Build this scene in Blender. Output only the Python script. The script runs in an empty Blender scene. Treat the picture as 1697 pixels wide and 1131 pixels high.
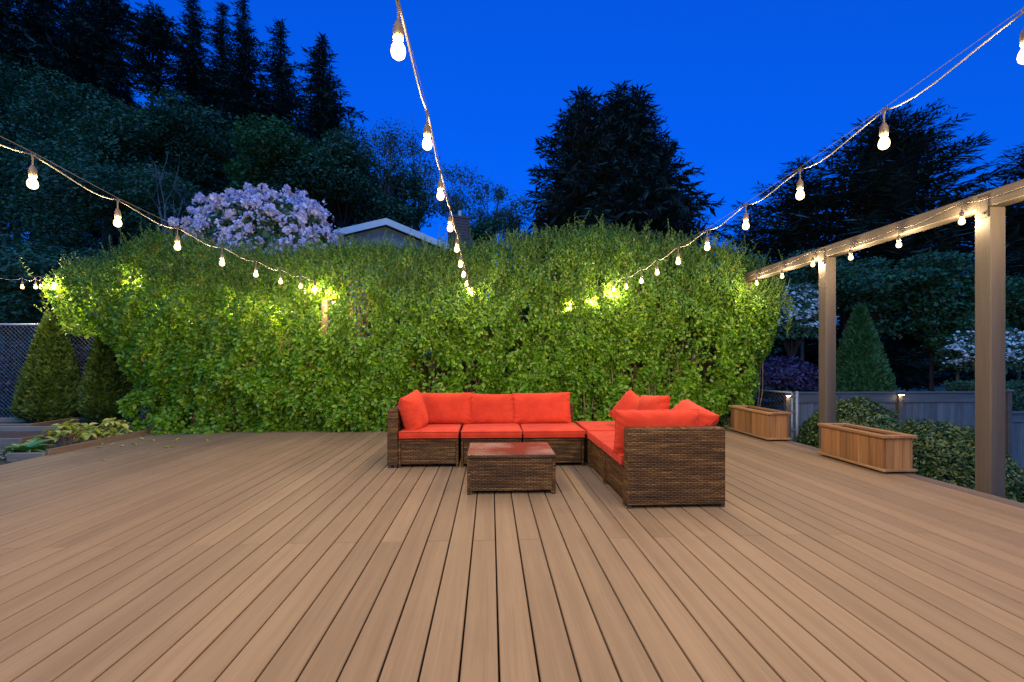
import bpy, bmesh, math, random
import numpy as np
from mathutils import Vector, Matrix

random.seed(7)
RNG = np.random.default_rng(7)
scene = bpy.context.scene
col = scene.collection

# ------------------------------------------------------------------ camera
FPX, CX, HY, CAMH = 778.0, 848.5, 597.0, 1.14          # focal length, centre and horizon in photo pixels; eye height
YAW = math.atan(35.5 / FPX)
cam_d = bpy.data.cameras.new("camera")
cam_d.sensor_width = 36.0
cam_d.lens = FPX / 1697.0 * 36.0
cam_d.shift_y = (HY - 565.5) / 1697.0
cam_d.clip_start, cam_d.clip_end = 0.05, 3000.0
cam = bpy.data.objects.new("camera", cam_d)
col.objects.link(cam)
cam.location = (0, 0, CAMH)
cam.rotation_euler = (math.radians(90), 0, -YAW)
scene.camera = cam

# ------------------------------------------------------------------ sky (blue hour, sun below the horizon behind the viewer)
world = bpy.data.worlds.new("World")
scene.world = world
world.use_nodes = True
wn, wl = world.node_tree.nodes, world.node_tree.links
wn.clear()
w_out = wn.new('ShaderNodeOutputWorld')
w_bg = wn.new('ShaderNodeBackground')
w_sky = wn.new('ShaderNodeTexSky')
w_sky.sky_type = 'NISHITA'
w_sky.sun_disc = False
w_sky.sun_elevation = math.radians(2.0)
w_sky.sun_rotation = math.radians(180.0)
w_sky.ozone_density = 6.0
w_sky.air_density = 1.0
w_sky.dust_density = 0.0
w_tint = wn.new('ShaderNodeMix')
w_tint.data_type = 'RGBA'
w_tint.blend_type = 'MULTIPLY'
w_tint.inputs[0].default_value = 1.0
w_tint.inputs[7].default_value = (0.01, 0.255, 1.0, 1.0)
w_gam = wn.new('ShaderNodeGamma')
w_gam.inputs[1].default_value = 0.5
wl.new(w_sky.outputs[0], w_gam.inputs[0])
wl.new(w_gam.outputs[0], w_tint.inputs[6])
wl.new(w_tint.outputs[2], w_bg.inputs[0])
w_bg.inputs[1].default_value = 0.80
wl.new(w_bg.outputs[0], w_out.inputs[0])

# ------------------------------------------------------------------ added wide fill lamp standing in for dusk glow; lifts trees, hedge and fence
sun_d = bpy.data.lights.new('dusk_fill', 'SUN')
sun_d.energy = 1.6
sun_d.angle = math.radians(70.0)
sun_d.color = (0.24, 0.66, 1.0)
sun = bpy.data.objects.new('dusk_fill', sun_d)
col.objects.link(sun)
sun.rotation_euler = (math.radians(34), 0, math.radians(-12))

# ------------------------------------------------------------------ exposure, sampling
vs = scene.view_settings
vs.view_transform = 'Standard'
vs.look = 'None'
vs.gamma = 1.0
vs.use_curve_mapping = False
vs.exposure = 0.0
scene.render.engine = 'CYCLES'
scene.cycles.use_denoising = True
scene.cycles.sample_clamp_indirect = 4.0
scene.cycles.max_bounces = 6
scene.cycles.diffuse_bounces = 3
scene.cycles.transparent_max_bounces = 8
BULB_WATTS = 29.0
BULB_COLOUR = (1.0, 0.77, 0.45)

# ------------------------------------------------------------------ photo pixel -> place
_R = Vector((math.cos(YAW), -math.sin(YAW), 0))
_F = Vector((math.sin(YAW), math.cos(YAW), 0))
_C = Vector((0, 0, CAMH))
def ray(px, py): return _R * ((px - CX) / FPX) + _F + Vector((0, 0, (HY - py) / FPX))
def on_z(px, py, z=0.0):
    r = ray(px, py); return _C + r * ((z - CAMH) / r.z)
def on_y(px, py, y):
    r = ray(px, py); return _C + r * (y / r.y)
def at_d(px, py, d): return _C + ray(px, py) * d

# ------------------------------------------------------------------ object helpers
def link(o, parent=None):
    col.objects.link(o)
    if parent is not None: o.parent = parent
    return o
def empty(name, loc=(0, 0, 0), rz=0.0):
    o = bpy.data.objects.new(name, None)
    o.location = loc; o.rotation_euler = (0, 0, rz); o.empty_display_size = 0.1
    return link(o)
def tag(o, label=None, cat=None, group=None, kind=None):
    if label: o['label'] = label
    if cat: o['category'] = cat
    if group: o['group'] = group
    if kind: o['kind'] = kind
    return o
def mesh_arrays(name, V, loops, starts, mat, smooth=False):
    me = bpy.data.meshes.new(name)
    V = np.asarray(V, np.float32); loops = np.asarray(loops, np.int32); starts = np.asarray(starts, np.int32)
    me.vertices.add(len(V)); me.vertices.foreach_set('co', V.ravel())
    me.loops.add(len(loops)); me.loops.foreach_set('vertex_index', loops)
    me.polygons.add(len(starts)); me.polygons.foreach_set('loop_start', starts)
    if smooth: me.polygons.foreach_set('use_smooth', np.ones(len(starts), bool))
    me.update(calc_edges=True)
    if mat: me.materials.append(mat)
    return me
def obj(name, me, parent=None, loc=None, rot=None):
    o = bpy.data.objects.new(name, me)
    if loc is not None: o.location = loc
    if rot is not None: o.rotation_euler = rot
    return link(o, parent)
def box_uv(me):
    uv = me.uv_layers.new(name='UVMap')
    n = len(me.loops)
    co = np.empty(len(me.vertices) * 3, np.float32); me.vertices.foreach_get('co', co); co = co.reshape(-1, 3)
    vi = np.empty(n, np.int32); me.loops.foreach_get('vertex_index', vi)
    lf = np.empty((n, 2), np.float32)
    for p in me.polygons:
        a = max(range(3), key=lambda k: abs(p.normal[k]))
        ii = (1, 2) if a == 0 else (0, 2) if a == 1 else (0, 1)
        for li in p.loop_indices: lf[li] = co[vi[li]][list(ii)]
    uv.data.foreach_set('uv', lf.ravel())
class MB:
    """collects boxes, bars and tubes into one mesh"""
    def __init__(s): s.v = []; s.f = []
    def add(s, V, Fs):
        b = len(s.v); s.v += [tuple(v) for v in V]; s.f += [tuple(i + b for i in f) for f in Fs]
        return s
    def box(s, x0, x1, y0, y1, z0, z1):
        return s.add([(x0,y0,z0),(x1,y0,z0),(x1,y1,z0),(x0,y1,z0),(x0,y0,z1),(x1,y0,z1),(x1,y1,z1),(x0,y1,z1)],
                     [(0,3,2,1),(4,5,6,7),(0,1,5,4),(1,2,6,5),(2,3,7,6),(3,0,4,7)])
    def tube(s, pts, rad, sides=6, caps=True):
        pts = [Vector(p) for p in pts]; n = len(pts)
        if not hasattr(rad, '__len__'): rad = [rad] * n
        V = []; Fs = []
        ref = Vector((0.31, 0.17, 0.93)).normalized()
        for i, p in enumerate(pts):
            t = (pts[min(i + 1, n - 1)] - pts[max(i - 1, 0)])
            t = t.normalized() if t.length > 1e-9 else Vector((0, 0, 1))
            a = t.cross(ref)
            if a.length < 1e-3: a = t.cross(Vector((1, 0, 0)))
            a.normalize(); b = t.cross(a)
            for k in range(sides):
                th = 2 * math.pi * k / sides
                V.append(p + (a * math.cos(th) + b * math.sin(th)) * rad[i])
        for i in range(n - 1):
            for k in range(sides):
                k2 = (k + 1) % sides
                Fs.append((i*sides+k, i*sides+k2, (i+1)*sides+k2, (i+1)*sides+k))
        if caps:
            Fs.append(tuple(range(sides))[::-1]); Fs.append(tuple((n-1)*sides + k for k in range(sides)))
        return s.add(V, Fs)
    def lathe(s, prof, seg=10, c=(0, 0, 0)):
        V = []; Fs = []; n = len(prof)
        for r, z in prof:
            for k in range(seg):
                th = 2 * math.pi * k / seg
                V.append((c[0] + r*math.cos(th), c[1] + r*math.sin(th), c[2] + z))
        for i in range(n - 1):
            for k in range(seg):
                k2 = (k + 1) % seg
                Fs.append((i*seg+k, i*seg+k2, (i+1)*seg+k2, (i+1)*seg+k))
        return s.add(V, Fs)
    def mesh(s, name, mat, bevel=0.0, seg=1, uv=False, smooth=False):
        me = bpy.data.meshes.new(name)
        me.from_pydata([tuple(v) for v in s.v], [], s.f)
        if bevel > 0:
            bm = bmesh.new(); bm.from_mesh(me)
            bmesh.ops.bevel(bm, geom=bm.edges[:], offset=bevel, segments=seg, affect='EDGES', profile=0.5, clamp_overlap=True)
            bmesh.ops.recalc_face_normals(bm, faces=bm.faces[:])
            bm.to_mesh(me); bm.free()
        me.update()
        if uv: box_uv(me)
        if smooth: me.polygons.foreach_set('use_smooth', np.ones(len(me.polygons), bool))
        if mat: me.materials.append(mat)
        return me
    def build(s, name, mat, parent=None, **k): return obj(name, s.mesh(name, mat, **k), parent)
def wobble(P, freq=1.0, seed=0, octaves=3):
    """smooth pseudo noise in about -1..1 at points P (N,3)"""
    r = np.random.default_rng(seed); out = np.zeros(len(P)); amp = 1.0; tot = 0
    for o in range(octaves):
        for k in range(4):
            d = r.normal(size=3); d /= np.linalg.norm(d)
            out += amp * np.sin(P @ d * freq * (2 ** o) * (0.8 + 0.5 * r.random()) * 3.0 + r.random() * 6.28)
        tot += amp * 2.2; amp *= 0.55
    return out / tot
def unit(a): return a / np.maximum(np.linalg.norm(a, axis=-1, keepdims=True), 1e-9)
def leaf_mesh(name, P, N, L, mat, aspect=0.6, fold=0.25, hexa=True, rng=RNG, axis=None):
    """one mesh of many leaves at P with face normals N and lengths L; axis = preferred leaf direction"""
    n = len(P); N = unit(N)
    if axis is None: axis = rng.normal(size=(n, 3))
    T = unit(axis - (axis * N).sum(1, keepdims=True) * N)
    B = np.cross(N, T)
    L = np.broadcast_to(np.asarray(L, float), (n,))[:, None]
    W = L * aspect * 0.5
    if hexa:
        up = N * W * fold
        V = np.stack([P, P + T*L*0.28 + B*W*0.9 + up, P + T*L*0.68 + B*W*0.85 + up, P + T*L - N*L*0.06,
                      P + T*L*0.68 - B*W*0.85 + up, P + T*L*0.28 - B*W*0.9 + up], 1).reshape(-1, 3)
        idx = np.array([0, 3, 2, 1, 0, 5, 4, 3])
        loops = (np.arange(n)[:, None] * 6 + idx[None]).ravel()
        starts = np.arange(n * 2) * 4
    else:
        V = np.stack([P, P + T*L*0.45 + B*W, P + T*L, P + T*L*0.45 - B*W], 1).reshape(-1, 3)
        loops = np.arange(n * 4); starts = np.arange(n) * 4
    return mesh_arrays(name, V, loops, starts, mat)

# ------------------------------------------------------------------ materials
def new_mat(name):
    m = bpy.data.materials.new(name); m.use_nodes = True
    nt = m.node_tree; b = nt.nodes['Principled BSDF']
    return m, nt, b
def nd(nt, t, **k):
    n = nt.nodes.new(t)
    for a, v in k.items(): setattr(n, a, v)
    return n
def ramp(nt, stops):
    r = nd(nt, 'ShaderNodeValToRGB')
    e = r.color_ramp.elements
    while len(e) < len(stops): e.new(0.5)
    for el, (p, c) in zip(e, stops): el.position = p; el.color = (*c, 1)
    return r
def plain(name, c, rough=0.6, metal=0.0, noise=0.0, scale=20.0, bump=0.0):
    m, nt, b = new_mat(name)
    b.inputs['Base Color'].default_value = (*c, 1); b.inputs['Roughness'].default_value = rough; b.inputs['Metallic'].default_value = metal
    if noise > 0 or bump > 0:
        tc = nd(nt, 'ShaderNodeTexCoord'); nz = nd(nt, 'ShaderNodeTexNoise'); nz.inputs['Scale'].default_value = scale; nz.inputs['Detail'].default_value = 6
        nt.links.new(tc.outputs['Object'], nz.inputs['Vector'])
        r = ramp(nt, [(0.3, tuple(x * (1 - noise) for x in c)), (0.7, tuple(min(1, x * (1 + noise)) for x in c))])
        nt.links.new(nz.outputs['Fac'], r.inputs['Fac']); nt.links.new(r.outputs['Color'], b.inputs['Base Color'])
        if bump > 0:
            bp = nd(nt, 'ShaderNodeBump'); bp.inputs['Strength'].default_value = bump; bp.inputs['Distance'].default_value = 0.01
            nt.links.new(nz.outputs['Fac'], bp.inputs['Height']); nt.links.new(bp.outputs['Normal'], b.inputs['Normal'])
    return m
def leaf_mat(name, stops, rough=0.45, trans=0.3, trans_gain=1.6, spec=0.4):
    m, nt, b = new_mat(name)
    g = nd(nt, 'ShaderNodeNewGeometry'); r = ramp(nt, stops)
    nt.links.new(g.outputs['Random Per Island'], r.inputs['Fac'])
    nt.links.new(r.outputs['Color'], b.inputs['Base Color'])
    b.inputs['Roughness'].default_value = rough
    b.inputs['Specular IOR Level'].default_value = spec
    if trans > 0:
        t = nd(nt, 'ShaderNodeBsdfTranslucent')
        mx = nd(nt, 'ShaderNodeMix', data_type='RGBA', blend_type='MULTIPLY'); mx.inputs[0].default_value = 1.0
        mx.inputs[7].default_value = (trans_gain * 1.1, trans_gain, trans_gain * 0.45, 1)
        nt.links.new(r.outputs['Color'], mx.inputs[6]); nt.links.new(mx.outputs[2], t.inputs['Color'])
        ms = nd(nt, 'ShaderNodeMixShader'); ms.inputs[0].default_value = trans
        nt.links.new(b.outputs[0], ms.inputs[1]); nt.links.new(t.outputs[0], ms.inputs[2])
        nt.links.new(ms.outputs[0], nt.nodes['Material Output'].inputs['Surface'])
    return m
def wood_mat(name, c0, c1, axis='Z', rough=0.6, bump=0.25, grain=38.0, vary=0.35, stretch=0.06, spec=0.3, stain=0.0):
    """long grain along an object axis, each board its own tone"""
    m, nt, b = new_mat(name)
    tc = nd(nt, 'ShaderNodeTexCoord'); oi = nd(nt, 'ShaderNodeObjectInfo')
    ad = nd(nt, 'ShaderNodeVectorMath', operation='MULTIPLY_ADD')
    sc = nd(nt, 'ShaderNodeVectorMath', operation='SCALE'); sc.inputs[0].default_value = (37, 91, 53)
    nt.links.new(oi.outputs['Random'], sc.inputs['Scale'])
    s = {'X': (stretch, 1, 1), 'Y': (1, stretch, 1), 'Z': (1, 1, stretch)}[axis]
    ad.inputs[1].default_value = s
    nt.links.new(tc.outputs['Object'], ad.inputs[0]); nt.links.new(sc.outputs[0], ad.inputs[2])
    nz = nd(nt, 'ShaderNodeTexNoise'); nz.inputs['Scale'].default_value = grain; nz.inputs['Detail'].default_value = 8; nz.inputs['Roughness'].default_value = 0.65
    nt.links.new(ad.outputs[0], nz.inputs['Vector'])
    big = nd(nt, 'ShaderNodeTexNoise'); big.inputs['Scale'].default_value = grain * 0.16; big.inputs['Detail'].default_value = 3
    nt.links.new(ad.outputs[0], big.inputs['Vector'])
    mul = nd(nt, 'ShaderNodeMath', operation='ADD'); mul2 = nd(nt, 'ShaderNodeMath', operation='MULTIPLY'); mul2.inputs[1].default_value = 0.5
    nt.links.new(nz.outputs['Fac'], mul.inputs[0]); nt.links.new(big.outputs['Fac'], mul.inputs[1]); nt.links.new(mul.outputs[0], mul2.inputs[0])
    r = ramp(nt, [(0.36, c0), (0.64, c1)])
    nt.links.new(mul2.outputs[0], r.inputs['Fac'])
    hs = nd(nt, 'ShaderNodeHueSaturation')
    mr = nd(nt, 'ShaderNodeMapRange'); mr.inputs['To Min'].default_value = 1 - vary * 0.5; mr.inputs['To Max'].default_value = 1 + vary * 0.5
    nt.links.new(oi.outputs['Random'], mr.inputs['Value']); nt.links.new(mr.outputs[0], hs.inputs['Value'])
    if stain > 0:
        ge = nd(nt, 'ShaderNodeNewGeometry'); sn = nd(nt, 'ShaderNodeTexNoise'); sn.inputs['Scale'].default_value = 1.1; sn.inputs['Detail'].default_value = 7; sn.inputs['Roughness'].default_value = 0.62
        nt.links.new(ge.outputs['Position'], sn.inputs['Vector'])
        sr = nd(nt, 'ShaderNodeMapRange'); sr.inputs['From Min'].default_value = 0.3; sr.inputs['From Max'].default_value = 0.7; sr.inputs['To Min'].default_value = 1 - stain; sr.inputs['To Max'].default_value = 1 + stain
        nt.links.new(sn.outputs['Fac'], sr.inputs['Value'])
        sx = nd(nt, 'ShaderNodeMath', operation='MULTIPLY'); nt.links.new(sr.outputs[0], sx.inputs[0]); nt.links.new(mr.outputs[0], sx.inputs[1]); nt.links.new(sx.outputs[0], hs.inputs['Value'])
    nt.links.new(r.outputs['Color'], hs.inputs['Color']); nt.links.new(hs.outputs['Color'], b.inputs['Base Color'])
    b.inputs['Roughness'].default_value = rough; b.inputs['Specular IOR Level'].default_value = spec
    bp = nd(nt, 'ShaderNodeBump'); bp.inputs['Strength'].default_value = bump; bp.inputs['Distance'].default_value = 0.004
    nt.links.new(nz.outputs['Fac'], bp.inputs['Height']); nt.links.new(bp.outputs['Normal'], b.inputs['Normal'])
    return m
def wicker_mat():
    m, nt, b = new_mat('wicker'); L = nt.links.new
    uv = nd(nt, 'ShaderNodeUVMap'); sp = nd(nt, 'ShaderNodeSeparateXYZ'); L(uv.outputs[0], sp.inputs[0])
    def mth(op, a, bb=None, c=None):
        n = nd(nt, 'ShaderNodeMath', operation=op)
        for i, x in enumerate((a, bb, c)):
            if x is None: continue
            if isinstance(x, (int, float)): n.inputs[i].default_value = x
            else: L(x, n.inputs[i])
        return n.outputs[0]
    row = mth('MULTIPLY', sp.outputs[1], 1 / 0.0135)
    fl = mth('FLOOR', row)
    sh = mth('MULTIPLY', mth('MODULO', mth('ABSOLUTE', fl), 2.0), 0.5)
    u = mth('ADD', mth('MULTIPLY', sp.outputs[0], 1 / 0.052), sh)
    hu = mth('ABSOLUTE', mth('SINE', mth('MULTIPLY', u, math.pi)))
    hv = mth('ABSOLUTE', mth('SINE', mth('MULTIPLY', row, math.pi)))
    h = mth('MULTIPLY', mth('POWER', hu, 0.6), mth('POWER', hv, 0.5))
    cmb = nd(nt, 'ShaderNodeCombineXYZ'); L(mth('MULTIPLY', sp.outputs[0], 1.3), cmb.inputs[0]); L(mth('MULTIPLY', fl, 0.47), cmb.inputs[1])
    oi = nd(nt, 'ShaderNodeObjectInfo'); L(mth('MULTIPLY', oi.outputs['Random'], 50.0), cmb.inputs[2])
    nz = nd(nt, 'ShaderNodeTexNoise'); nz.inputs['Scale'].default_value = 1.6; nz.inputs['Detail'].default_value = 4; nz.inputs['Roughness'].default_value = 0.75
    L(cmb.outputs[0], nz.inputs['Vector'])
    r = ramp(nt, [(0.32, (0.020, 0.008, 0.002)), (0.5, (0.080, 0.035, 0.008)), (0.66, (0.20, 0.098, 0.026))])
    L(nz.outputs['Fac'], r.inputs['Fac'])
    dk = nd(nt, 'ShaderNodeMix', data_type='RGBA', blend_type='MIX'); dk.inputs[6].default_value = (0.012, 0.006, 0.003, 1)
    L(mth('MINIMUM', mth('MULTIPLY', h, 2.4), 1.0), dk.inputs[0]); L(r.outputs['Color'], dk.inputs[7])
    L(dk.outputs[2], b.inputs['Base Color'])
    b.inputs['Roughness'].default_value = 0.5; b.inputs['Specular IOR Level'].default_value = 0.22
    bp = nd(nt, 'ShaderNodeBump'); bp.inputs['Strength'].default_value = 0.9; bp.inputs['Distance'].default_value = 0.006
    L(h, bp.inputs['Height']); L(bp.outputs['Normal'], b.inputs['Normal'])
    return m
def fabric_mat():
    m, nt, b = new_mat('red_fabric'); L = nt.links.new
    tc = nd(nt, 'ShaderNodeTexCoord'); nz = nd(nt, 'ShaderNodeTexNoise'); nz.inputs['Scale'].default_value = 6.0; nz.inputs['Detail'].default_value = 5
    L(tc.outputs['Object'], nz.inputs['Vector'])
    r = ramp(nt, [(0.3, (0.45, 0.028, 0.009)), (0.7, (0.57, 0.046, 0.015))]); L(nz.outputs['Fac'], r.inputs['Fac'])
    oi = nd(nt, 'ShaderNodeObjectInfo'); hs = nd(nt, 'ShaderNodeHueSaturation'); mr = nd(nt, 'ShaderNodeMapRange')
    mr.inputs['To Min'].default_value = 0.88; mr.inputs['To Max'].default_value = 1.08
    L(oi.outputs['Random'], mr.inputs['Value']); L(mr.outputs[0], hs.inputs['Value']); L(r.outputs['Color'], hs.inputs['Color'])
    L(hs.outputs['Color'], b.inputs['Base Color'])
    b.inputs['Roughness'].default_value = 0.85; b.inputs['Specular IOR Level'].default_value = 0.2
    b.inputs['Sheen Weight'].default_value = 0.06; b.inputs['Sheen Tint'].default_value = (1, 0.6, 0.5, 1)
    wv = nd(nt, 'ShaderNodeTexNoise'); wv.inputs['Scale'].default_value = 22.0; wv.inputs['Detail'].default_value = 3; wv.inputs['Distortion'].default_value = 0.8
    L(tc.outputs['Object'], wv.inputs['Vector'])
    bp = nd(nt, 'ShaderNodeBump'); bp.inputs['Strength'].default_value = 0.5; bp.inputs['Distance'].default_value = 0.012
    L(wv.outputs['Fac'], bp.inputs['Height']); L(bp.outputs['Normal'], b.inputs['Normal'])
    return m
def emit_mat(name, c, s):
    m = bpy.data.materials.new(name); m.use_nodes = True; nt = m.node_tree; nt.nodes.clear()
    e = nd(nt, 'ShaderNodeEmission'); e.inputs[0].default_value = (*c, 1); e.inputs[1].default_value = s
    o = nd(nt, 'ShaderNodeOutputMaterial'); nt.links.new(e.outputs[0], o.inputs[0])
    return m

M = {}
M['deck'] = wood_mat('deck_board', (0.172, 0.105, 0.054), (0.232, 0.147, 0.079), 'Y', rough=0.62, bump=0.18, grain=95, vary=0.20, stretch=0.022, stain=0.07)
M['trim'] = wood_mat('deck_trim', (0.10, 0.066, 0.045), (0.17, 0.115, 0.082), 'Y', rough=0.7, grain=60, vary=0.2, stretch=0.03)
M['post'] = wood_mat('painted_post', (0.062, 0.048, 0.037), (0.090, 0.071, 0.055), 'Z', rough=0.65, bump=0.35, grain=45, vary=0.06, stretch=0.05)
M['cedar'] = wood_mat('cedar_plank', (0.15, 0.066, 0.022), (0.34, 0.165, 0.062), 'Z', rough=0.55, grain=42, vary=0.5, stretch=0.05)
M['cedar_rim'] = wood_mat('cedar_rim', (0.19, 0.092, 0.034), (0.34, 0.18, 0.075), 'Y', rough=0.55, grain=42, vary=0.35, stretch=0.05)
M['timber'] = wood_mat('bed_timber', (0.13, 0.085, 0.055), (0.25, 0.17, 0.115), 'Y', rough=0.8, grain=40, vary=0.35, stretch=0.06)
M['timber_x'] = wood_mat('bed_timber_x', (0.17, 0.13, 0.10), (0.30, 0.25, 0.20), 'X', rough=0.8, grain=40, vary=0.35, stretch=0.06)
M['fence'] = wood_mat('weathered_fence', (0.075, 0.075, 0.075), (0.19, 0.185, 0.185), 'Z', rough=0.85, grain=32, vary=0.5, stretch=0.06)
M['fence_x'] = wood_mat('weathered_fence_rail', (0.085, 0.085, 0.085), (0.16, 0.16, 0.16), 'X', rough=0.8, grain=32, vary=0.3, stretch=0.06)
M['wicker'] = wicker_mat()
M['fabric'] = fabric_mat()
M['galv'] = plain('galvanised_steel', (0.50, 0.50, 0.50), 0.4, 0.75, noise=0.2, scale=60)
M['gate_steel'] = plain('gate_steel', (0.17, 0.18, 0.19), 0.5, 0.5, noise=0.2, scale=60)
M['dark_metal'] = plain('dark_metal', (0.06, 0.05, 0.045), 0.5, 0.6)
M['cable'] = plain('cable_rubber', (0.10, 0.085, 0.07), 0.6)
M['guide'] = plain('steel_wire', (0.14, 0.13, 0.12), 0.7, 0.0)
M['socket'] = plain('socket_plastic', (0.10, 0.07, 0.045), 0.45)
def bulb_mat():
    m = bpy.data.materials.new('lit_bulb'); m.use_nodes = True; nt = m.node_tree; nt.nodes.clear()
    e = nd(nt, 'ShaderNodeEmission'); e.inputs[0].default_value = (1.0, 0.64, 0.27, 1); e.inputs[1].default_value = 3.0
    t = nd(nt, 'ShaderNodeBsdfTransparent'); t.inputs[0].default_value = (0.95, 0.93, 0.88, 1)
    a = nd(nt, 'ShaderNodeAddShader'); o = nd(nt, 'ShaderNodeOutputMaterial')
    nt.links.new(e.outputs[0], a.inputs[0]); nt.links.new(t.outputs[0], a.inputs[1]); nt.links.new(a.outputs[0], o.inputs[0])
    return m
M['bulb'] = bulb_mat()
filament = bpy.data.lights.new('filament', 'POINT'); filament.energy = BULB_WATTS; filament.color = BULB_COLOUR; filament.shadow_soft_size = 0.012
M['solar'] = emit_mat('solar_led', (1.0, 0.85, 0.55), 45.0)
M['bark'] = plain('dark_bark', (0.055, 0.042, 0.035), 0.9, noise=0.4, scale=6, bump=0.6)
M['pale_bark'] = plain('pale_bark', (0.22, 0.21, 0.20), 0.85, noise=0.35, scale=5, bump=0.4)
M['stem'] = plain('hedge_stem', (0.16, 0.095, 0.055), 0.85, noise=0.4, scale=30)
M['soil'] = plain('soil', (0.045, 0.030, 0.020), 0.95, noise=0.5, scale=25, bump=0.8)
M['stone'] = plain('gravel_stone', (0.30, 0.24, 0.21), 0.85, noise=0.3, scale=9)
M['hedge'] = leaf_mat('hedge_leaf', [(0.0, (0.060, 0.165, 0.010)), (0.5, (0.130, 0.285, 0.015)), (0.97, (0.250, 0.410, 0.026)), (1.0, (0.30, 0.26, 0.035))], 0.36, 0.42, 1.45, 0.45)
M['hedge_top'] = leaf_mat('hedge_shoot_leaf', [(0.0, (0.062, 0.135, 0.026)), (0.6, (0.120, 0.240, 0.040)), (0.96, (0.24, 0.37, 0.085)), (1.0, (0.28, 0.20, 0.06))], 0.40, 0.42, 1.45, 0.4)
M['arbor'] = leaf_mat('arborvitae_spray', [(0, (0.028, 0.066, 0.007)), (0.7, (0.062, 0.112, 0.010)), (1, (0.11, 0.145, 0.016))], 0.6, 0.2, 1.3)
M['box'] = leaf_mat('boxwood_leaf', [(0, (0.018, 0.045, 0.014)), (0.7, (0.040, 0.085, 0.022)), (1, (0.10, 0.13, 0.03))], 0.4, 0.2, 1.3)
M['conifer'] = leaf_mat('conifer_needles', [(0, (0.012, 0.025, 0.020)), (1, (0.036, 0.062, 0.044))], 0.7, 0.0)
M['spruce'] = leaf_mat('spruce_needles', [(0, (0.015, 0.030, 0.026)), (1, (0.042, 0.072, 0.054))], 0.65, 0.0)
M['cedar_needle'] = leaf_mat('cedar_needles', [(0, (0.028, 0.050, 0.042)), (1, (0.070, 0.105, 0.080))], 0.65, 0.0)
M['teal'] = leaf_mat('broadleaf_dark', [(0, (0.024, 0.070, 0.034)), (1, (0.070, 0.160, 0.072))], 0.55, 0.2, 1.2)
M['green'] = leaf_mat('broadleaf_green', [(0, (0.028, 0.095, 0.026)), (1, (0.080, 0.190, 0.045))], 0.55, 0.2, 1.2)
M['ivy'] = leaf_mat('ivy_leaf', [(0, (0.008, 0.014, 0.010)), (0.85, (0.020, 0.026, 0.020)), (1, (0.06, 0.03, 0.07))], 0.6, 0.1, 1.0)
M['birch'] = leaf_mat('birch_leaf', [(0, (0.055, 0.095, 0.060)), (1, (0.12, 0.18, 0.10))], 0.55, 0.25, 1.2)
M['maple'] = leaf_mat('maple_leaf', [(0, (0.020, 0.070, 0.030)), (1, (0.055, 0.150, 0.055))], 0.5, 0.2, 1.2)
M['lilac'] = leaf_mat('lilac_petal', [(0, (0.44, 0.44, 0.82)), (0.5, (0.60, 0.59, 0.90)), (1, (0.80, 0.80, 0.97))], 0.6, 0.2, 1.0)
M['white_flower'] = leaf_mat('white_petal', [(0, (0.55, 0.58, 0.62)), (1, (0.82, 0.84, 0.86))], 0.6, 0.15, 1.0)
M['purple'] = leaf_mat('purple_leaf', [(0, (0.020, 0.012, 0.03)), (0.85, (0.05, 0.022, 0.07)), (1, (0.20, 0.09, 0.28))], 0.55, 0.1, 1.0)
M['yellow_leaf'] = leaf_mat('yellow_green_leaf', [(0, (0.17, 0.26, 0.03)), (0.5, (0.42, 0.46, 0.06)), (1, (0.68, 0.58, 0.20))], 0.5, 0.3, 1.2)
M['hosta'] = leaf_mat('hosta_leaf', [(0, (0.07, 0.20, 0.06)), (1, (0.14, 0.32, 0.11))], 0.45, 0.2, 1.2)
def obj_rand(m, stops):
    nt = m.node_tree; g = [n for n in nt.nodes if n.type == 'NEW_GEOMETRY'][0]; r = [n for n in nt.nodes if n.type == 'VALTORGB'][0]
    oi = nd(nt, 'ShaderNodeObjectInfo'); nt.links.new(oi.outputs['Random'], r.inputs['Fac'])
obj_rand(M['yellow_leaf'], None); obj_rand(M['hosta'], None)
M['white_paint'] = plain('white_paint', (0.72, 0.72, 0.72), 0.55, noise=0.06, scale=8)
M['siding'] = plain('blue_siding', (0.20, 0.33, 0.42), 0.65, noise=0.1, scale=6)
M['shingle'] = plain('roof_shingle', (0.07, 0.06, 0.06), 0.9, noise=0.35, scale=12)
M['brick'] = plain('chimney_brick', (0.16, 0.10, 0.085), 0.9, noise=0.3, scale=14, bump=0.4)
M['ground'] = plain('ground_soil_grass', (0.035, 0.038, 0.022), 0.95, noise=0.5, scale=1.6, bump=0.5)
def glass_top_mat():
    m, nt, b = new_mat('dusty_glass')
    b.inputs['Base Color'].default_value = (0.085, 0.040, 0.025, 1)
    tc = nd(nt, 'ShaderNodeTexCoord'); nz = nd(nt, 'ShaderNodeTexNoise'); nz.inputs['Scale'].default_value = 3.0; nz.inputs['Detail'].default_value = 7
    nt.links.new(tc.outputs['Object'], nz.inputs['Vector'])
    r = ramp(nt, [(0.4, (0.055, 0.030, 0.020)), (0.72, (0.24, 0.18, 0.14))]); nt.links.new(nz.outputs['Fac'], r.inputs['Fac']); nt.links.new(r.outputs['Color'], b.inputs['Base Color'])
    rr = nd(nt, 'ShaderNodeMapRange'); rr.inputs['To Min'].default_value = 0.10; rr.inputs['To Max'].default_value = 0.40
    nt.links.new(nz.outputs['Fac'], rr.inputs['Value']); nt.links.new(rr.outputs[0], b.inputs['Roughness'])
    b.inputs['IOR'].default_value = 1.5; b.inputs['Coat Weight'].default_value = 0.2; b.inputs['Coat Roughness'].default_value = 0.1
    return m
M['glass'] = glass_top_mat()

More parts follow.
